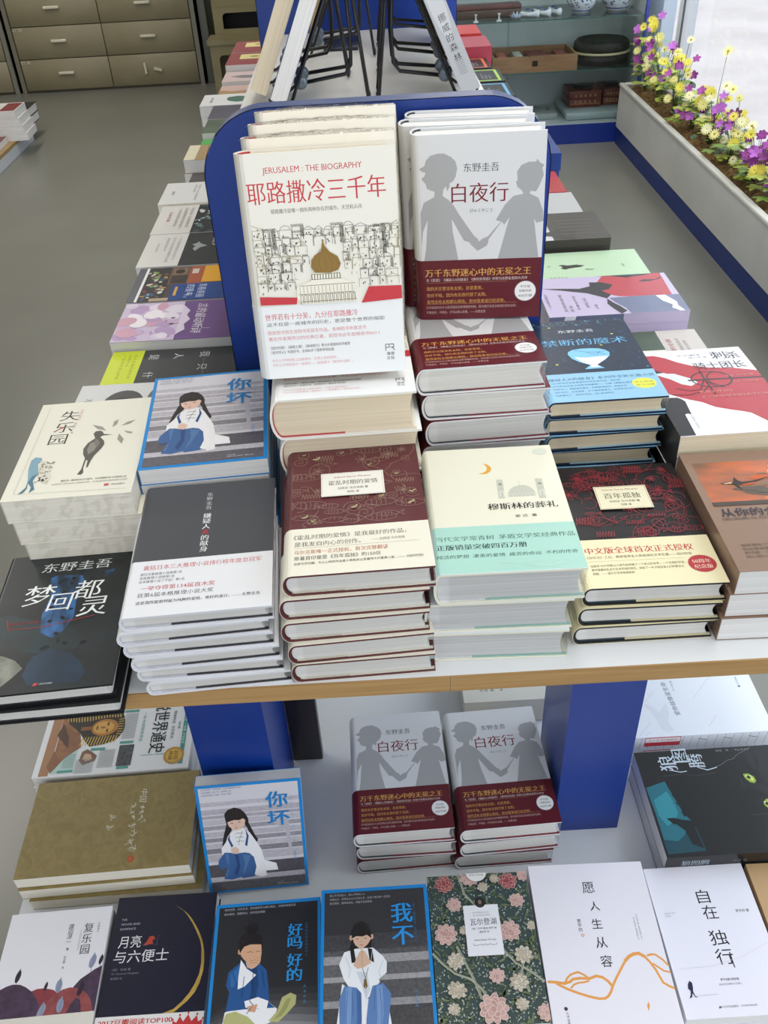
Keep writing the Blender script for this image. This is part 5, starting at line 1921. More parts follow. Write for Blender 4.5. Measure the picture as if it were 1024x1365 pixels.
side('paperback with a grey wave picture in the left row', 'paperback %s under the grey wave cover', 'grey wave paperbacks', -.349, 3.243, -.645, L90, .148, .21, 2, '#cdb7b4', lambda A: A.p('#77747a', [70,20,56,60,64,110,52,150,64,200,100,200,108,140,100,60]), seed=55)


def a_redlab(A):
    A.r('#d9cf8a', 30, 40, 110, 130)
    A.e('#8a8450', 70, 90, 12, 16, 12)


side('red-covered book with a pale yellow label, nearer of two', 'book %s under the nearer red cover with yellow label', 'nearer red books with yellow label', -.351, 3.425, -.625, L90, .200, .21, 2, '#8d3a40', a_redlab, seed=56)
side('red-covered book with a pale yellow label, farthest in the left row', 'book %s under the farthest red cover with yellow label', 'farthest red books with yellow label', -.351, 3.64, -.625, L90, .200, .21, 2, '#8d3a40', a_redlab, seed=57)


# right row
def a_birds(A):
    A.p('#b93f48', [62,12,60,60,66,100,80,122,100,132,120,128,155,110,155,8])
    A.p('#6f7590', [0,0,0,96,20,100,44,112,62,118,64,60,62,0])
    A.p('#e6e4ea', [0,16,12,26,24,22,40,34,62,40,62,24,48,18,34,12,20,14,0,8])
    k = '#2b2a2f'
    A.p(k, [112,226,108,190,104,160,112,140,128,138,126,118,114,100,96,110,92,124,74,112,60,122,74,138,84,150,92,170,100,190])
    A.p(k, [155,124,150,96,140,70,146,40,152,20,155,20]); A.p(k, [136,10,126,24,128,44,120,54,120,34,128,14])
    A.p(k, [60,122,44,116,30,108,10,100,0,112,20,120,40,126])
    A.l('#5a5860', .6, [70, 108, 80, 98, 86, 90, 84, 84], up=False)
    t = '#55535a'
    for y, s, x0, x1 in ((222, '一九八四年的春天', 30, 88), (198, '悲伤的夜莺', 16, 84), (188, '悲伤', 16, 40), (176, '生命中不可', 22, 76), (160, '承受之轻', 28, 66), (146, '小说', 22, 40)):
        A.t(s, x0, y, x1, t, 6)


def sp_birds(A):
    A.r('#c3b6d0', 122, 0, A.w, A.h)
    A.r('#6f7590', 0, 0, 122, A.h)
    A.p('#e6e4ea', [22, 0, 40, 0, 44, A.h, 26, A.h])
    for x in (60, 100):
        A.e('#2b2a2f', x, A.h * .6, 1.6, n=10)


side('lavender and red paperback with black bird shapes in the right row', 'grey-paged paperback, %s under the lavender bird cover', 'lavender bird paperbacks', .402, 1.391, -.645, R90, .152, .23, 3, '#c3b6d0', a_birds, sp_birds, 'cream', seed=61, jit=.004)


def a_mint(A):
    A.p('#26281f', [74,140,70,148,76,156,82,150,90,158,92,150,88,140,90,124,84,112,78,118,76,130])
    A.e('#26281f', 84, 120, 3, 10, 12)
    for i in range(6):
        A.l('#7b8a6c', .5, [64 + i, 112, 62 + i, 100 - i], up=False)
    A.v('世间的美好', 34, 184, 150, '#4a5a44', 0, 6)
    A.t('鹿', 84, 176, 90, '#4a5a44', 6); A.t('出版', 70, 40, 84, '#6a7a60', 5)


side('plain mint green paperback with a small black deer', 'paperback %s under the mint green cover', 'mint green paperbacks', .404, 1.555, -.665, R90, .150, .21, 2, '#bcd6b2', a_mint, seed=62)


def a_town(A):
    A.r('#4b463f', 0, 0, A.w, 110)
    A.r('#cfcfd0', 0, 110, A.w, A.h)
    rnd = random.Random(3)
    for i in range(14):
        y = rnd.uniform(112, 190)
        A.r(rnd.choice(['#9a9a9c', '#dfe0e2', '#77787a', '#5a5856']), rnd.uniform(0, 90), y, rnd.uniform(92, 148), y + rnd.uniform(8, 18))
    A.p('#3e3a34', [0,70,20,110,30,150,44,112,60,90,40,60])
    for i in range(5):
        A.l('#8f887c', 1.2, [30 + i * 18, 20, 30 + i * 18, 90], up=False)
    A.up()


side('grey photo paperback with dark brown end in the right row', 'paperback %s under the grey photo cover', 'grey photo paperbacks', .361, 1.716, -.645, R90, .146, .21, 2, '#3f3a35', a_town, seed=63)
side('light grey paperback in the right row', 'paperback %s under the light grey cover', 'light grey paperbacks', .345, 1.872, -.655, R90, .140, .21, 2, '#bdbcba', lambda A: A.p('#8a8886', [0,60,30,80,50,120,40,160,0,180]), seed=64)
side('red paperback with orange end in the right row', 'paperback %s under the red cover with orange end', 'red and orange paperbacks', .337, 2.020, -.655, R90, .146, .21, 2, '#b23a3a', lambda A: (A.r('#cf7a2c', 0, 120, 60, 210), lines(A, '#d98f86', 20, 130, 90, 14, ['正能量故事', '励志书'], 10)), seed=65)
side('dark blue paperback in the right row', 'blue-spined paperback %s under the dark blue cover', 'dark blue paperbacks', .358, 2.212, -.625, R90, .170, .21, 2, '#1f3a7c', lambda A: A.e('#c9c6b0', 90, 80, 26, 40, 20), lambda A: A.t('文库', 60, A.h / 2, 110, '#9fb4dc', 9), seed=66)
side('black paperback with yellow straps, right row', 'paperback %s under the yellow straps', 'yellow strap paperbacks', .357, 2.655, -.645, R90, .170, .21, 2, '#3a3630', lambda A: (A.p('#e0d02c', [90,6,112,6,84,60,70,60]), A.p('#e0d02c', [130,20,136,10,60,70,66,80])), seed=68)


def frame_art(c):
    def f(A):
        for a, b in ((16, 96), (120, 200)):
            A.l(c, 9, [14, a, A.w - 14, a, A.w - 14, b, 14, b], True)
            A.e('#a8744a', 74, 158, 16, 10, 14)
        lines(A, '#a9a9ac', 34, 110, 66, 12, ['悬疑推理小说', '经典收藏', '全集系列'], 8)
    return f


side('black paperback with light blue frames in the right row', 'black paperback %s under the light blue frames', 'blue frame paperbacks', .350, 2.862, -.645, R90, .172, .21, 2, '#1d1c1e', frame_art('#6fb0dc'), seed=69)
side('black paperback with lime frames in the right row', 'black paperback %s under the lime frames', 'lime frame paperbacks', .349, 3.055, -.645, R90, .172, .21, 2, '#1d1c1e', frame_art('#a8cf4a'), seed=70)
side('black paperback with orange frames in the right row', 'black paperback %s under the orange frames', 'orange frame paperbacks', .330, 3.24, -.645, R90, .160, .21, 2, '#1d1c1e', frame_art('#d9683a'), seed=71)
side('film-wrapped red book in the right row', 'white-paged book %s under the film-wrapped red cover', 'film-wrapped red books', .354, 3.44, -.615, R90, .190, .21, 2, '#a83a4a', None, seed=72)
side('bright red book farthest in the right row', 'book %s under the farthest bright red cover', 'bright red books', .343, 3.645, -.610, R90, .180, .21, 2, '#b8302f', None, seed=73)


def a_blocks(A):
    A.r('#3f5040', 84, 64, A.w, 210)
    A.r('#dcd9cc', 46, 64, 84, 210)
    A.r('#d09a3a', 0, 64, 46, 210)
    A.t('你是我的全部', 40, 52, 118, '#a04a46', 9, .02)
    lines(A, '#8a8480', 30, 120, 38, 10, ['一段关于成长的故事集合', '写给曾经那个年少的你', '以及我们'], 7)


side('grey-beige paperback with green, white and orange blocks behind the sword hilt cover', 'paperback %s under the cover with green, white and orange blocks', 'colour block paperbacks', .412, 1.212, -.665, R90, .148, .21, 1, '#c5bdb6', a_blocks, seed=74)
# ------------------------------------------------------------------ easels and leaning books on the raised shelf
BLK = M('#141416', .35)


def lean_side(mb_args, name, label, x0, z0, x1, z1, thick, y0, y1, spec_cover, side_, pages='white', art=None, hard=False):
    """book leaning sideways: its lower edge runs along y; seen end-on from the front"""
    L = math.hypot(x1 - x0, z1 - z0)
    d = Vector((x1 - x0, 0, z1 - z0)).normalized()          # up along the page
    n = Vector((-d.z, 0, d.x)) if side_ < 0 else Vector((d.z, 0, -d.x))   # outward cover normal
    x = d.cross(n)
    o = Vector((x0, (y0 + y1) / 2, z0)) + d * L / 2 - n * thick
    mw = Matrix(((x.x, d.x, n.x, o.x), (x.y, d.y, n.y, o.y), (x.z, d.z, n.z, o.z), (0, 0, 0, 1)))
    sp = Spec(y1 - y0, L, thick, hard, spec_cover, pages, spine_art=art, style=W)
    return sp.book(mw, label)


lean_side(None, '', 'thick white-paged book leaning on a wire easel, nearest on the left of the raised shelf', -.145, TOP + .021, -.045, TOP + .244, .026, 1.52, 1.67, '#4c5a86', -1)
lean_side(None, '', 'cream-edged book leaning outside the thick white-paged book on the raised shelf', -.1765, TOP + .0325, -.0765, TOP + .2555, .026, 1.54, 1.69, '#cfc4aa', -1, 'cream')


def spine_forest(A):
    A.e('#c9cacc', 100, A.h / 2, 60, A.h * .4, 20)
    for i, ch in enumerate('挪威的森林'):
        vs, fs = glyphs(ch, 0.0)
        cx = (min(q[0] for q in vs) + max(q[0] for q in vs)) / 2
        cy = (min(q[1] for q in vs) + max(q[1] for q in vs)) / 2
        A.mb.add([A.pt(128 + i * 15 - (b - cy) * 12.5, A.h / 2 + (a - cx) * 12.5) for a, b in vs], fs, A.m('#4a4a4e'))
    A.up()
    for i in range(9):
        A.l('#6a6a6e', .6, [190 + i * 3, A.h * .3, 191 + i * 3, A.h * .7], up=False)


lean_side(None, '', 'book in silver film with black vertical spine title, leaning on the raised shelf', .192, TOP + .023, .092, TOP + .246, .030, 1.52, 1.67, '#b5b7ba', 1, 'grey', spine_forest)
lean_side(None, '', 'thin black and yellow book leaning behind the silver book on the raised shelf', .184, TOP + .017, .084, TOP + .240, .016, 1.70, 1.86, '#c9b640', 1, 'white')
lean_side(None, '', 'pale blue book leaning at the far right of the raised shelf', .187, TOP + .015, .087, TOP + .238, .012, 1.95, 2.10, '#ccd3e2', 1, 'white')
mb = MB(); mb.bbox(-.006, .006, -.065, .065, 0, .26, N('#b59a6c', '#a3875a', 18, .5, (1, 1, 6)), .001)
wb = mb.build('wooden_board'); wb.matrix_world = Matrix.Translation((-.098, 2.10, TOP + .002)) @ Matrix.Rotation(R(14), 4, 'Y')
tag(wb, 'pale wooden board leaning at the back left of the raised shelf', 'board')
mb = MB(); mb.bbox(-.07, .001, 1.99, 2.12, TOP + .0003, TOP + .007, M('#1b2234', .4), .002)
tag(mb.build('dark_pad'), 'small flat navy pad lying by the rear blue board', 'pad')


def easel(X, Y, s, label, knobz=.028):
    """wire book easel; s=+1: its book leans to the left side, legs stretch to the right"""
    t = thing('wire_easel', label, 'book stand', (X, Y, TOP), 0, 'black wire book easels')
    r = .0027
    fr = MB()
    # tilted front loop carrying the book
    top = (s * .075, 0, .245)
    fr.tube([(0, -.05, .012), (s * .008, -.05, .03), (s * .100, -.03, .235), (s * .106, 0, .25), (s * .100, .03, .235), (s * .008, .05, .03), (0, .05, .012)], r, BLK)
    fr.build('front_frame', t)
    bk = MB()
    bk.tube([(s * .094, -.028, .205), (s * .100, -.028, .10), (s * .098, -.028, .055), (s * .088, -.028, .042), (s * .024, -.034, .034)], r * 1.15, BLK)
    bk.tube([(s * .094, .028, .205), (s * .100, .028, .10), (s * .098, .028, .055), (s * .088, .028, .042), (s * .024, .034, .034)], r * 1.15, BLK)
    bk.build('hinge_arm', t)
    lg = MB()
    lg.tube([(s * .099, -.030, .215), (s * .124, -.040, .004), (s * .126, .0, .0037), (s * .124, .040, .004), (s * .099, .030, .215)], r, BLK)
    lg.build('rear_leg', t)
    ft = MB()
    ft.tube([(0, -.05, .012), (-s * .012, -.052, .0036), (-s * .034, -.05, .0036), (-s * .037, -.05, .016)], r, BLK)
    ft.tube([(0, .05, .012), (-s * .012, .052, .0036), (-s * .034, .05, .0036), (-s * .037, .05, .016)], r, BLK)
    ft.build('lip', t)
    for y in (-.034, .034):
        k = MB()
        k.lathe([(0, -.004), (.009, -.004), (.0112, -.001), (.0112, .002), (.007, .005), (0, .0055)], M('#6b7680', .3, 0, .6), 18)
        o = k.build('knob', t)
        o.matrix_local = Matrix.Translation((s * .015, y - .006, .036)) @ Matrix.Rotation(R(90), 4, 'X')
    return t


easel(-.111, 1.60, 1, 'black wire easel with grey knobs holding the thick white-paged book, left front')
easel(-.144, 1.78, 1, 'empty black wire easel, second on the left of the raised shelf')
easel(-.092, 1.955, 1, 'empty black wire easel before the rear blue board on the left')
easel(.154, 1.60, -1, 'black wire easel with grey knobs holding the silver book, right front')
easel(.160, 1.78, -1, 'black wire easel holding the black and yellow book, second on the right')
easel(.167, 2.025, -1, 'black wire easel holding the pale blue book, far right')

# ------------------------------------------------------------------ cabinets and stool at the back left
CAB = N('#8b8268', '#857c62', 5, .5, (1, 1, 1), 3)
CABD = M('#4f4a3c', .6)


def cabinet(x0, x1, label, cols, z1=.64, rows=3, zb=.015, odd=False):
    t = thing('drawer_cabinet', label, 'cabinet', ((x0 + x1) / 2, 7.09, 0), 0, 'beige drawer cabinets')
    w = (x1 - x0) / 2
    b = MB()
    b.box(-w, w, .018, .48, 0, z1, CABD)
    b.box(-w, -w + .03, -.002, .48, 0, z1, M('#6f6a5a', .5)); b.box(w - .03, w, -.002, .48, 0, z1, M('#77756a', .5))
    b.box(-w, w, -.004, .49, z1, z1 + .02, M('#4a453a', .5))
    b.build('carcass', t)
    iw = (2 * w - .07) / cols
    rh = (z1 - zb) / rows
    for c in range(cols):
        for r in range(rows):
            d = MB()
            a = -w + .035 + c * iw
            d.bbox(a + .003, a + iw - .003, 0, .02, zb + r * rh + .003, zb + (r + 1) * rh - .003, CAB, .0015, 1)
            o = d.build('drawer', t)
            if c == 0 and cols > 1:
                l = MB(); l.box(a + .008, a + .075, -.0008, -.0001, zb + (r + 1) * rh - .026, zb + (r + 1) * rh - .008, M('#a9a28c', .5))
                l.box(a + .02, a + .026, -.0012, -.0008, zb + (r + 1) * rh - .021, zb + (r + 1) * rh - .013, M('#55503f', .5))
                l.box(a + .034, a + .046, -.0012, -.0008, zb + (r + 1) * rh - .021, zb + (r + 1) * rh - .013, M('#55503f', .5))
                l.build('paper_label', o)
            h = MB()
            cx, cz = a + iw / 2, zb + r * rh + rh * .55
            if odd and c == cols - 1 and r == 0:
                m1 = Matrix.Translation((cx - .06, -.012, cz)) @ Matrix.Rotation(R(88), 4, 'Y')
                m2 = Matrix.Translation((cx + .03, -.012, cz - .01)) @ Matrix.Rotation(R(14), 4, 'Y')
                h.box(-.035, .035, -.008, .012, -.008, .008, M('#c9c1a8', .4), m1)
                h.build('handle', o)
                h = MB(); h.box(-.028, .028, -.008, .012, -.008, .008, M('#c9c1a8', .4), m2)
            else:
                h.bbox(cx - .055, cx + .055, -.022, -.002, cz - .009, cz + .009, M('#cfc8b2', .4), .004)
            h.build('handle', o)
    return t


cabinet(-2.475, -1.135, 'beige cabinet with six drawers and small white handles against the back wall', 2, odd=True)
cabinet(-3.84, -2.50, 'beige drawer cabinet cut off at the left edge of the photo', 2)

st = thing('step_stool', 'beige plastic two-step stool beside the drawer cabinet', 'stool', (-.80, 7.0, 0))
PL = N('#8f8663', '#867d5b', 6, .5)


def arch(mb, x0, x1, z0, z1, y0, y1, hx0, hx1, hz0, hz1, m, r=.03):
    """panel with one rounded opening, built from strips"""
    mb.box(x0, hx0, y0, y1, z0, z1, m); mb.box(hx1, x1, y0, y1, z0, z1, m)
    mb.box(hx0, hx1, y0, y1, hz1, z1, m)
    if hz0 > z0:
        mb.box(hx0, hx1, y0, y1, z0, hz0, m)
    for cx, sx in ((hx0, 1), (hx1, -1)):
        pts = [(cx, hz1)] + [(cx + sx * (r - r * math.sin(R(90 * i / 6))), hz1 - (r - r * math.cos(R(90 * i / 6)))) for i in range(7)]
        mb.prism(pts if sx < 0 else pts[::-1], y0, y1, m)


s1 = MB()
arch(s1, -.22, .22, .0, .30, -.20, -.185, -.165, .165, .02, .235, PL)
s1.box(-.235, .235, -.21, .02, .30, .33, PL)
s1.box(-.22, -.205, -.185, .0, .0, .30, PL); s1.box(.205, .22, -.185, .0, .0, .30, PL)
s1.build('lower_step', st)
s2 = MB()
arch(s2, -.20, .20, .0, .60, .02, .035, -.135, .135, .36, .46, PL)
arch(s2, -.19, .19, .50, .60, .018, .02, -.14, .14, .51, .56, PL, .02)
s2.box(-.20, -.185, .035, .25, .0, .60, PL); s2.box(.185, .20, .035, .25, .0, .60, PL)
s2.box(-.185, .185, .235, .25, 0, .6, M('#2f2e30', .6))
s2.box(-.215, .215, .01, .26, .60, .63, PL)
s2.build('upper_step', st)
mb = MB(); mb.bbox(-1.115, -1.062, 7.12, 7.5, .0005, 1.0, M('#63655f', .5), .003)
tag(mb.build('dark_board'), 'tall grey board standing between cabinet and stool', 'board')

# ------------------------------------------------------------------ second low table at the far left
lt = thing('low_table', 'low white book table with a wood edge at the far left', 'low table', (-2.9, 5.3, 0))
mb = MB(); mb.box(-.86, .858, -.50, .515, .0, .062, M('#c3c6cb', .4)); mb.build('base', lt)
mb = MB(); mb.box(-.862, .862, -.502, .518, .0622, .080, N('#a98c5c', '#8f7448', 8, .5, (1, 8, 20))); mb.build('top', lt)
LTZ = .0803
redw = Spec(.21, .29, .040, False, '#d9d6d2', 'white', art=lambda A: (A.r('#7d2229', 12, 196, 200, 284), A.e('#4a4038', 120, 110, 40, 40, 20)))
for k in range(4):
    redw.book(flat(-2.115 + .012 * k - .03, 5.60 - .004 * k, LTZ + .0405 * (3 - k), -90 + k), ('thick white book with dark red panel, topmost of the far left table stack' if k == 0 else 'thick white book, %s in the far left table stack' % ORD[k]), 'book', 'thick white books on the far left table', art=(k == 0))
blk = Spec(.20, .27, .048, True, '#2b2624', 'white')
for k in range(2):
    blk.book(flat(-1.995 - .13 - 0, 5.71 + .03, LTZ + .0485 * k + .17, 90) if False else flat(-2.17, 5.93 - .02, LTZ + .0486 * k, 90), ('upper' if k else 'lower') + ' black hardcover behind the thick white stack on the far left table', 'book', 'black hardcovers on the far left table', art=False)
org = Spec(.19, .26, .035, False, '#6a1f1c', 'white', art=lambda A: (A.e('#b5502c', 90, 150, 70, 60, 20), A.e('#c9763a', 110, 120, 30, 30, 20)))
org.book(flat(-2.20, 5.36, LTZ, -88), 'dark red book with an orange picture lying flat on the far left table', 'book')
wht = Spec(.16, .22, .030, False, '#d9d9d6', 'white')
for k in range(3):
    wht.book(flat(-2.31 + .006 * k, 5.13, LTZ + .0305 * k, -90 + 2 * k), 'white paperback, %s in the nearest stack on the far left table' % ('lowest', 'middle', 'topmost')[k], 'book', 'white paperbacks on the far left table')

# ------------------------------------------------------------------ glass display case at the back right
dc = thing('display_case', 'glass-fronted display case with a blue base and glass shelves', 'display case', (.55, 5.09, 0))
cb = N('#12308a', '#10297a', 3, .35)
CW0, CW1 = -.95, .955
mb = MB(); mb.box(CW0, CW1, 0, .46, 0, .103, cb); mb.build('base', dc)
mb = MB(); mb.box(CW0, CW1, .452, .47, .103, 1.9, N('#c6cacd', '#bbc0c4', 2, .7, (1, 1, 1), 4))
for x in (-.35, .30):
    mb.box(x, x + .006, .448, .452, .103, 1.9, M('#a4afb4', .5))
mb.build('back_panel', dc)
mb = MB(); mb.box(CW0, CW1 - .02, 0.0, .45, .1034, .106, M('#b3bfc2', .35)); mb.build('base_lining', dc)
mb = MB(); mb.box(CW1 - .018, CW1, -.004, .016, .103, 1.9, cb); mb.build('side_post', dc)
mb = MB(); mb.box(CW1 - .016, CW1 - .002, .0165, .47, .103, 1.9, M('#b9c0c4', .5)); mb.build('side_panel', dc)
for z in (.373, .621, .90):
    mb = MB(); mb.box(CW0 + .01, CW1 - .02, .012, .448, z - .006, z, glass_mat('shelf_glass', '#e8f0ed', 1.45))
    mb.box(CW0 + .01, CW1 - .02, .010, .0118, z - .006, z, M('#3f5f58', .2)); mb.build('glass_shelf', dc)
mb = MB(); mb.box(CW0 + .002, CW1 - .019, -.001, .003, .104, 1.9, glass_mat('case_glass', '#f4f6f6', 1.4)); mb.build('glass_front', dc)
for z in (.621, .90):
    for x in (-.28, -.02 + .35, .32 + .35):
        pass
mb = MB()


def at(x, y, z):
    return (x, y, z)


PORC = M('#dfe4ea', .15, .5)
COB = M('#2c3f8c', .2, .5)


def bowl(X, Y, Z0, s, label, lid=False):
    t = thing('porcelain_bowl', label, 'bowl', (X, Y, Z0), 0, 'blue and white porcelain bowls')
    b = MB()
    b.lathe([(0, .0), (.052 * s, .0), (.055 * s, .012 * s), (.075 * s, .03 * s), (.095 * s, .06 * s), (.098 * s, .085 * s), (.092 * s, .10 * s), (.086 * s, .10 * s), (.088 * s, .085 * s), (.07 * s, .04 * s), (0, .03 * s)], PORC, 36)
    for zz, r in ((.014, .0585), (.098, .0945)):
        b.lathe([(r * s, (zz - .004) * s), ((r + .0032) * s, zz * s), (r * s, (zz + .004) * s)], COB, 36)
    rnd = random.Random(int(X * 100))
    for i in range(70):
        a = rnd.uniform(0, 6.28); zz = rnd.uniform(.034, .088)
        r = (.079 + (zz - .034) * .62 if zz < .06 else .0955 + (zz - .06) * .12) * s + .0006
        p = Vector((r * math.cos(a), r * math.sin(a), zz * s))
        tx = Vector((-math.sin(a), math.cos(a), 0)); up = Vector((math.cos(a) * .3, math.sin(a) * .3, 1)).normalized()
        q = [p + (tx * math.cos(k * 1.0472 + i) * rnd.uniform(.003, .009) + up * math.sin(k * 1.0472 + i) * rnd.uniform(.003, .007)) * s for k in range(6)]
        b.add([v[:] for v in q], [tuple(range(6))], COB)
    b.build('body', t)
    if lid:
        l = MB()
        l.lathe([(.094 * s, .1035 * s), (.09 * s, .118 * s), (.06 * s, .145 * s), (.02 * s, .155 * s), (.018 * s, .165 * s), (.024 * s, .175 * s), (0, .182 * s)], PORC, 36)
        l.lathe([(.0915 * s, .111 * s), (.092 * s, .116 * s), (.088 * s, .121 * s)], COB, 36)
        l.build('lid', t)
    return t


YC = 5.09
bowl(1.19, YC + .17, .6213, .82, 'blue and white porcelain bowl with a lid on the glass shelf, left of two', True)
bowl(1.383, YC + .19, .6213, .97, 'larger blue and white porcelain bowl at the right end of the glass shelf')


def slipper(X, Y, Z0, rz, label):
    t = thing('porcelain_slipper', label, 'ornament', (X, Y, Z0), rz, 'small porcelain slippers')
    b = MB()
    vs, fs = [], []
    n, k = 16, 9
    for i in range(k):
        u = i / (k - 1)
        L = -.055 + .11 * u
        w = .021 * math.sin(math.pi * min(1, max(.0, .12 + u * .82))) ** .6
        hgt = .018 + .018 * (1 - u) ** 2 + .02 * max(0, u - .5)
        for j in range(n):
            a = 2 * math.pi * j / n
            z = hgt * (.5 + .5 * math.sin(a))
            vs.append((w * math.cos(a), L, z))
    for i in range(k - 1):
        for j in range(n):
            fs.append((i * n + j, i * n + (j + 1) % n, (i + 1) * n + (j + 1) % n, (i + 1) * n + j))
    fs += [tuple(range(n))[::-1], tuple((k - 1) * n + j for j in range(n))]
    b.add(vs, fs, PORC, True)
    b.build('body', t)
    d = MB(); d.lathe([(.0, .0375), (.012, .0372), (.014, .034), (0, .0335)], COB, 14, (0, .012, 0)); d.lathe([(0, .031), (.008, .0305), (.009, .027), (0, .026)], COB, 12, (0, -.02, 0)); d.build('flower_motif', t)


for i, (x, lab) in enumerate(((.905, 'small blue and white porcelain slipper, leftmost of three'), (.975, 'small blue and white porcelain slipper, middle of three'), (1.045, 'small blue and white porcelain slipper beside the lidded bowl'))):
    slipper(x, YC + .11 + .02 * i, .6213, R(60 - 20 * i), lab)
t = thing('crystal_lotus', 'small clear crystal lotus on the glass shelf', 'ornament', (.83, YC + .07, .6213))
b = MB()
for ring, (m, r, h, tl) in enumerate(((9, .036, .018, .3), (7, .024, .03, .8))):
    for p in range(m):
        a = 2 * math.pi * p / m + ring * .3
        c, s = math.cos(a), math.sin(a)
        b.add([(0, 0, .001), (r * .6 * c - .009 * s, r * .6 * s + .009 * c, h * .45), (r * 1.1 * c, r * 1.1 * s, h * 1.1), (r * .6 * c + .009 * s, r * .6 * s - .009 * c, h * .45), (r * .55 * c, r * .55 * s, h * .2)], [(0, 1, 2, 3), (0, 3, 4), (4, 3, 2), (4, 2, 1), (0, 4, 1)], M('#c8d4e4', .05, .8))
b.build('petals', t)
for i, x in enumerate((.615, .735)):
    t = thing('shelf_clip', 'small white stand on the glass shelf under the wooden box, %s' % ('left', 'right')[i], 'stand', (x, YC + .03, .6213), 0, 'small white stands')
    b = MB(); b.box(-.012, .012, -.012, .012, 0, .006, M('#d9dcdf', .3)); b.lathe([(.005, .006), (.004, .03), (.009, .036), (0, .038)], M('#d9dcdf', .3), 12); b.build('stem', t)
t = thing('scroll_box', 'long dark brown wooden box on the top glass shelf', 'box', (.63, YC + .17, .6215))
b = MB(); b.bbox(-.24, .235, -.045, .045, 0, .04, N('#5a3f30', '#46301f', 10, .4, (1, 6, 6)), .003); b.build('body', t)
b = MB(); b.bbox(-.24, .235, -.047, .047, .0405, .06, N('#6a3c34', '#54302a', 10, .4, (1, 6, 6)), .003); b.build('lid', t)

# open flat wooden box
t = thing('wooden_box', 'open flat light-brown wooden box with brushes inside, on the middle glass shelf', 'box', (.932, YC + .155, .3733))
WB = N('#9a7450', '#84603e', 6, .45, (1, 6, 10))
b = MB(); b.box(-.225, .225, -.14, .14, 0, .008, WB)
for q in ((-.225, .225, -.14, -.128), (-.225, .225, .128, .14), (-.225, -.213, -.128, .128), (.213, .225, -.128, .128)):
    b.box(*q, .008, .078, WB)
b.build('tray', t)
b = MB(); b.box(-.014, .014, -.144, -.1402, .03, .056, M('#3a2c22', .3, 0, .6)); b.lathe([(0, 0), (.01, 0), (.01, .004), (0, .004)], M('#3a2c22', .3), 12, (-.03, -.134, .0782)); b.build('latch', t)
b = MB(); b.box(-.212, .212, -.127, .127, .0082, .04, M('#7a5a48', .8)); b.build('lining', t)
for i, (x, w, c, lab) in enumerate(((-.16, .05, '#b5603c', 'orange-brown packet in the open wooden box'), (-.07, .045, '#c9c6bd', 'white packet in the open wooden box'), (.03, .10, '#7a2f2a', 'dark red case in the open wooden box'), (.16, .06, '#94433a', 'red packet at the right in the open wooden box'))):
    b = MB(); b.bbox(.932 + x - w / 2, .932 + x + w / 2, YC + .05, YC + .25, .3733 + .0405, .3733 + .062, M(c, .5), .004)
    tag(b.build('packet'), lab, 'packet', 'packets in the wooden box')
# dark basket
t = thing('woven_basket', 'low round black woven basket with a pale rim on the middle glass shelf', 'basket', (1.322, YC + .2, .3733))
BK = N('#26231f', '#121110', 120, .6, (1, 1, 1), 3, .3, .7, .6)
b = MB(); b.lathe([(0, 0), (.146, 0), (.152, .02), (.152, .045), (.146, .047), (0, .046)], BK, 40, sy=.9); b.build('body', t)
b = MB(); b.lathe([(.147, .047), (.157, .05), (.157, .057), (.147, .06)], M('#b5ab88', .5), 40, sy=.9); b.build('rim', t)
b = MB(); b.lathe([(0, .0605), (.146, .0605), (.151, .07), (.146, .10), (.132, .112), (.1, .106), (0, .104)], BK, 40, sy=.9); b.build('lid', t)
# red boxes
RB = N('#7a3a2c', '#63291f', 20, .4)


def redbox(x0, x1, y0, y1, z0, h, label):
    t = thing('red_gift_box', label, 'box', ((x0 + x1) / 2, (y0 + y1) / 2, z0), 0, 'dark red boxes in the display case')
    w, d = (x1 - x0) / 2, (y1 - y0) / 2
    b = MB(); b.bbox(-w, w, -d, d, 0, h * .5 - .001, RB, .003); b.box(-w * .9, w * .9, -d - .0006, -d - .0001, h * .2, h * .24, M('#b08a5a', .4))
    for i in range(5):
        b.box(-w * .6 + i * w * .3 - .004, -w * .6 + i * w * .3 + .004, -d - .0008, -d - .0001, h * .28, h * .4, M('#b08a5a', .4))
    b.build('body', t)
    b = MB(); b.bbox(-w, w, -d, d, h * .5 + .0005, h, RB, .003)
    for i in range(5):
        b.box(-w * .6 + i * w * .3 - .004, -w * .6 + i * w * .3 + .004, -d - .0008, -d - .0001, h * .64, h * .78, M('#b08a5a', .4))
    b.build('lid', t)
    b = MB(); b.lathe([(0, h + .0003), (w * .62, h + .0003), (w * .66, h + .006), (w * .62, h + .01), (0, h + .009)], M('#16130f', .3), 30, sy=d / w * .9); b.build('black_dish', t)


redbox(1.165, 1.345, YC + .17, YC + .36, .1465, .085, 'dark red box with a black dish on top at the bottom of the case, left')
redbox(1.36, 1.475, YC + .19, YC + .37, .1465, .085, 'dark red box with a black dish on top at the bottom of the case, right')
b = MB(); b.bbox(1.13, 1.48, YC + .06, YC + .40, .1065, .1455, M('#9fb0b3', .3), .01)
tag(b.build('film_wrapped_parcel'), 'pale film-wrapped parcel under the dark red boxes', 'parcel')
t = thing('stone_tray', 'grey carved tray lying on the floor of the display case', 'tray', (.93, YC + .2, .1065))
b = MB(); b.bbox(-.16, .16, -.09, .09, 0, .03, M('#9aa39f', .5), .004); b.build('body', t)
b = MB()
rnd = random.Random(2)
for i in range(22):
    x, y = rnd.uniform(-.14, .14), rnd.uniform(-.07, .07)
    b.lathe([(0, .0302), (.011, .0302), (.009, .036), (0, .038)], M('#77807c', .5), 8, (x, y, 0))
b.build('carving', t)

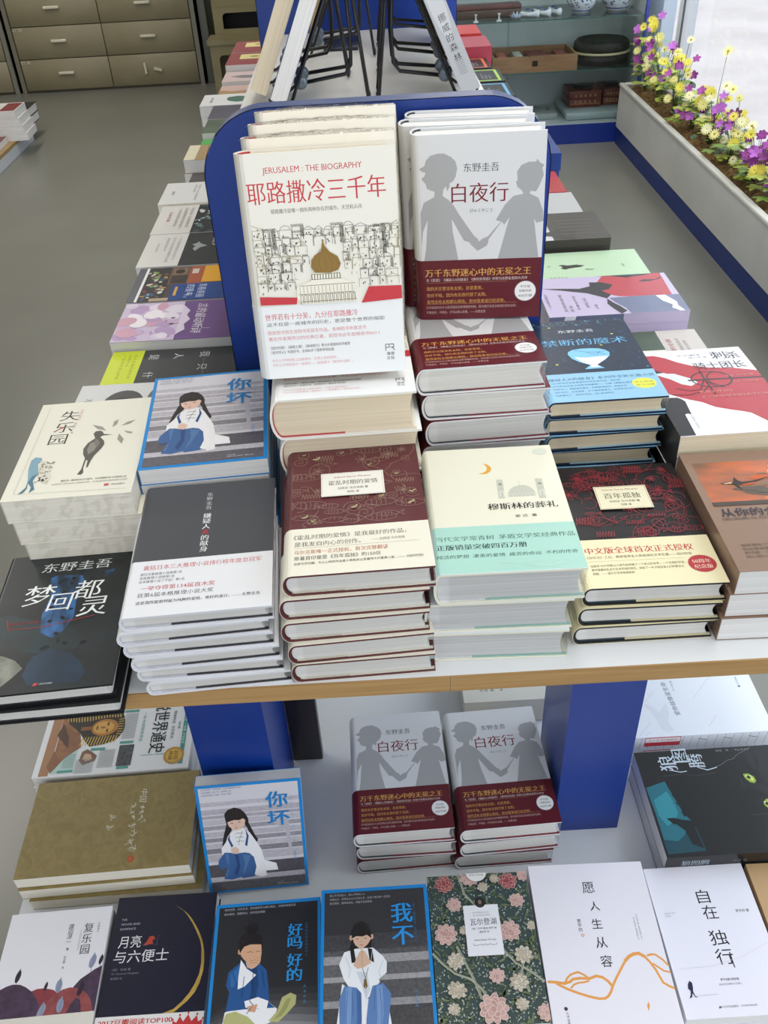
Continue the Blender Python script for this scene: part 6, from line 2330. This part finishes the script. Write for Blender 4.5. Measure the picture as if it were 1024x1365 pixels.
# ------------------------------------------------------------------ planter and flowers
pt = thing('flower_planter', 'long white planter box with a dark blue plinth under the window', 'planter', (1.39, 3.6, 0))
PY0, PY1 = -1.55, 1.47
PWH = N('#c3c2bc', '#bab9b3', 4, .45)
DB = M('#0f2a6c', .4)
mb = MB()
for a, b_ in ((PY0, -.87), (-.855, PY1)):
    mb.box(.004, .20, a, b_, 0, .088, DB)
mb.build('plinth', pt)
mb = MB()
mb.box(0, .014, PY0, PY1, .088, .29, PWH); mb.box(.196, .21, PY0, PY1, .088, .29, PWH)
mb.box(.014, .196, PY1 - .014, PY1, .088, .29, PWH); mb.box(.014, .196, PY0, PY0 + .014, .088, .29, PWH)
mb.box(.014, .196, PY0 + .014, PY1 - .014, .088, .10, PWH)
mb.build('trough', pt)
mb = MB()
mb.bbox(-.006, .022, PY0 - .004, PY1 + .004, .2902, .306, M('#cdcbc2', .4), .004)
mb.bbox(.19, .216, PY0 - .004, PY1 + .004, .2902, .306, M('#cdcbc2', .4), .004)
mb.bbox(.0225, .1895, PY1 - .018, PY1 + .004, .2902, .306, M('#cdcbc2', .4), .004)
mb.build('rim', pt)
mb = MB()
rnd = random.Random(7)
MOSS = N('#8a6a3c', '#5f4a2a', 40, .95, (1, 1, 1), 6, .3, .7)
nx, ny = 10, 140
vs, fs = [], []
for j in range(ny + 1):
    for i in range(nx + 1):
        vs.append((.0145 + .181 * i / nx, PY0 + .0145 + (PY1 - PY0 - .033) * j / ny, .268 + rnd.uniform(0, .03) * (1 if 0 < i < nx else .4)))
for j in range(ny):
    for i in range(nx):
        a = j * (nx + 1) + i
        fs.append((a, a + 1, a + nx + 2, a + nx + 1))
mb.add(vs, fs, MOSS)
for k in range(1700):
    x, y = rnd.uniform(.02, .19), rnd.uniform(PY0 + .02, PY1 - .03)
    a, l = rnd.uniform(0, 6.28), rnd.uniform(.008, .022)
    z = .288 + rnd.uniform(-.006, .014)
    c, s = math.cos(a), math.sin(a)
    mb.add([(x - l * c, y - l * s, z), (x - .0012 * s, y + .0012 * c, z + .008), (x + l * c, y + l * s, z + .001), (x + .0012 * s, y - .0012 * c, z + .006)], [(0, 1, 2, 3)], MOSS)
ms = mb.build('moss', pt)
ms['kind'] = 'stuff'

YEL = [M('#e2d650', .6), M('#e6e08c', .6), M('#d8c848', .6), M('#ece9b8', .6), M('#e8e39a', .6)]
PUR = [M('#8a2f86', .6), M('#a0469c', .6), M('#742a70', .6), M('#b565c0', .6)]
LEAF = [M('#6f8a2e', .5), M('#2f4a28', .5), M('#a0ad3a', .5), M('#3c5a34', .5)]
STEM = M('#5a6a38', .6)


def frame_at(p, n):
    n = n.normalized()
    x = n.cross(Vector((.3, .2, .9)))
    if x.length < .05:
        x = n.cross(Vector((1, 0, 0)))
    x.normalize()
    return x, n.cross(x), n


def petals(b, p, n, r, k, m, wide, curl, two=False):
    x, y, n = frame_at(p, n)
    for ring in range(2 if two else 1):
        for i in range(k):
            a = 2 * math.pi * (i + ring * .5) / k
            d = x * math.cos(a) + y * math.sin(a)
            s = -x * math.sin(a) + y * math.cos(a)
            rr = r * (1 - .25 * ring)
            lift = n * (.002 + .003 * ring)
            q = [p + lift, p + d * rr * .45 + s * rr * wide + n * rr * curl * .3 + lift, p + d * rr * .85 + s * rr * wide * .8 + n * rr * curl * .8 + lift, p + d * rr + n * rr * curl + lift,
                 p + d * rr * .85 - s * rr * wide * .8 + n * rr * curl * .8 + lift, p + d * rr * .45 - s * rr * wide + n * rr * curl * .3 + lift]
            b.add([v[:] for v in q], [(0, 1, 2, 3), (0, 3, 4, 5)], m, True)


def leafblade(b, p, d, n, l, w, m):
    d = d.normalized()
    s = d.cross(n).normalized()
    vs, fs = [], []
    for i in range(6):
        u = i / 5
        ww = w * math.sin(math.pi * (u * .9 + .06)) ** .8
        c = p + d * l * u - n * l * .25 * u * u
        vs += [(c + s * ww)[:], (c + n * w * .15)[:], (c - s * ww)[:]]
    for i in range(5):
        a = i * 3
        fs += [(a, a + 1, a + 4, a + 3), (a + 1, a + 2, a + 5, a + 4)]
    b.add(vs, fs, m, True)


def flower_plant(y, h, ny, npur, nleaf, label, seed, spread=.12, tall=0):
    rnd = random.Random(seed)
    base = Vector((1.49, y, .296))
    t = thing('flowering_plant', label, 'flowering plant', base[:], 0, 'artificial flowers in the planter')
    sm = MB()
    heads = []
    for i in range(ny + npur + tall):
        a = rnd.uniform(0, 6.28)
        r = spread * math.sqrt(rnd.random())
        hh = h * rnd.uniform(.3, 1.0)
        if i >= ny + npur:
            hh = h * rnd.uniform(1.25, 1.5)
        top = Vector((max(-.105, min(.085, r * math.cos(a) * .62 - .012)), r * math.sin(a), hh))
        ctl = Vector((top.x * .3, top.y * .35, hh * .6))
        sm.tube([(top.x * .15, top.y * .15, .004), ctl[:], (top * .75 + ctl * .25 + Vector((0, 0, hh * .1)))[:], top[:]], .0013, STEM, 5)
        heads.append((top, i < ny or i >= ny + npur))
    sm.build('stems', t)
    lf = MB()
    for i in range(int(nleaf * 1.7)):
        a = rnd.uniform(0, 6.28)
        p = Vector((rnd.uniform(-.07, .06), rnd.uniform(-spread, spread) * .8, max(.03, h * rnd.uniform(.1, .75))))
        d = Vector((math.cos(a) * .7, math.sin(a), rnd.uniform(-.1, .5)))
        if rnd.random() < .35:
            m = LEAF[2] if rnd.random() < .6 else LEAF[0]
            for k in range(5):
                b2 = a + k * 1.2566
                leafblade(lf, p, Vector((math.cos(b2), math.sin(b2), .15)), Vector((0, 0, 1)), rnd.uniform(.028, .040), .011, m)
        else:
            leafblade(lf, p, d, Vector((0, 0, 1)), rnd.uniform(.03, .06), rnd.uniform(.008, .016), rnd.choice(LEAF))
        sm2 = None
    lf.build('leaves', t)
    for i, (p, yellow) in enumerate(heads):
        b = MB()
        n = Vector((p.x * 2 - .5, p.y * 1.2 - .55, rnd.uniform(.25, .9)))
        if yellow:
            petals(b, p, n, rnd.uniform(.018, .028), 14, rnd.choice(YEL), .115, rnd.uniform(-.05, .25), rnd.random() < .5)
            x, yy, nn = frame_at(p, n)
            c = p + nn * .004
            b.add([(c + (x * math.cos(k) + yy * math.sin(k)) * .005)[:] for k in (0, .785, 1.57, 2.356, 3.14, 3.927, 4.71, 5.498)] + [(c + nn * .003)[:]], [(k, (k + 1) % 8, 8) for k in range(8)], M('#b5962c', .7))
            b.build('blossom', t)
        else:
            m = rnd.choice(PUR)
            petals(b, p, n, rnd.uniform(.018, .026), 5, m, .34, rnd.uniform(0, .5), rnd.random() < .4)
            b.build('blossom', t)


for args in ((4.93, .34, 20, 9, 26, 'tallest clump of yellow and purple flowers, by the blue post', 1, .11, 0),
             (4.69, .27, 17, 9, 26, 'yellow and purple flowers second from the far end of the planter', 2, .12, 1),
             (4.43, .25, 15, 8, 26, 'yellow flowers with a long stray stem in the far half of the planter', 3, .12, 1),
             (4.17, .18, 9, 8, 26, 'low clump with lime five-fingered leaves in the middle of the planter', 4, .12, 0),
             (3.92, .24, 20, 6, 20, 'dense pale yellow clump right of the lime leaves', 5, .12, 1),
             (3.66, .20, 11, 9, 28, 'clump with dark ivy leaf hanging over the planter rim', 6, .12, 1),
             (3.42, .19, 7, 16, 24, 'mostly purple clump near the right edge of the photo', 7, .11, 0),
             (3.20, .17, 10, 9, 24, 'nearest clump with a big yellow daisy at the right edge', 8, .11, 0)):
    flower_plant(args[0], args[1], args[2], args[3], args[4], args[5], args[6], args[7], args[8])

_txto_data = _txt
bpy.data.objects.remove(_txto)
bpy.data.curves.remove(_txto_data)
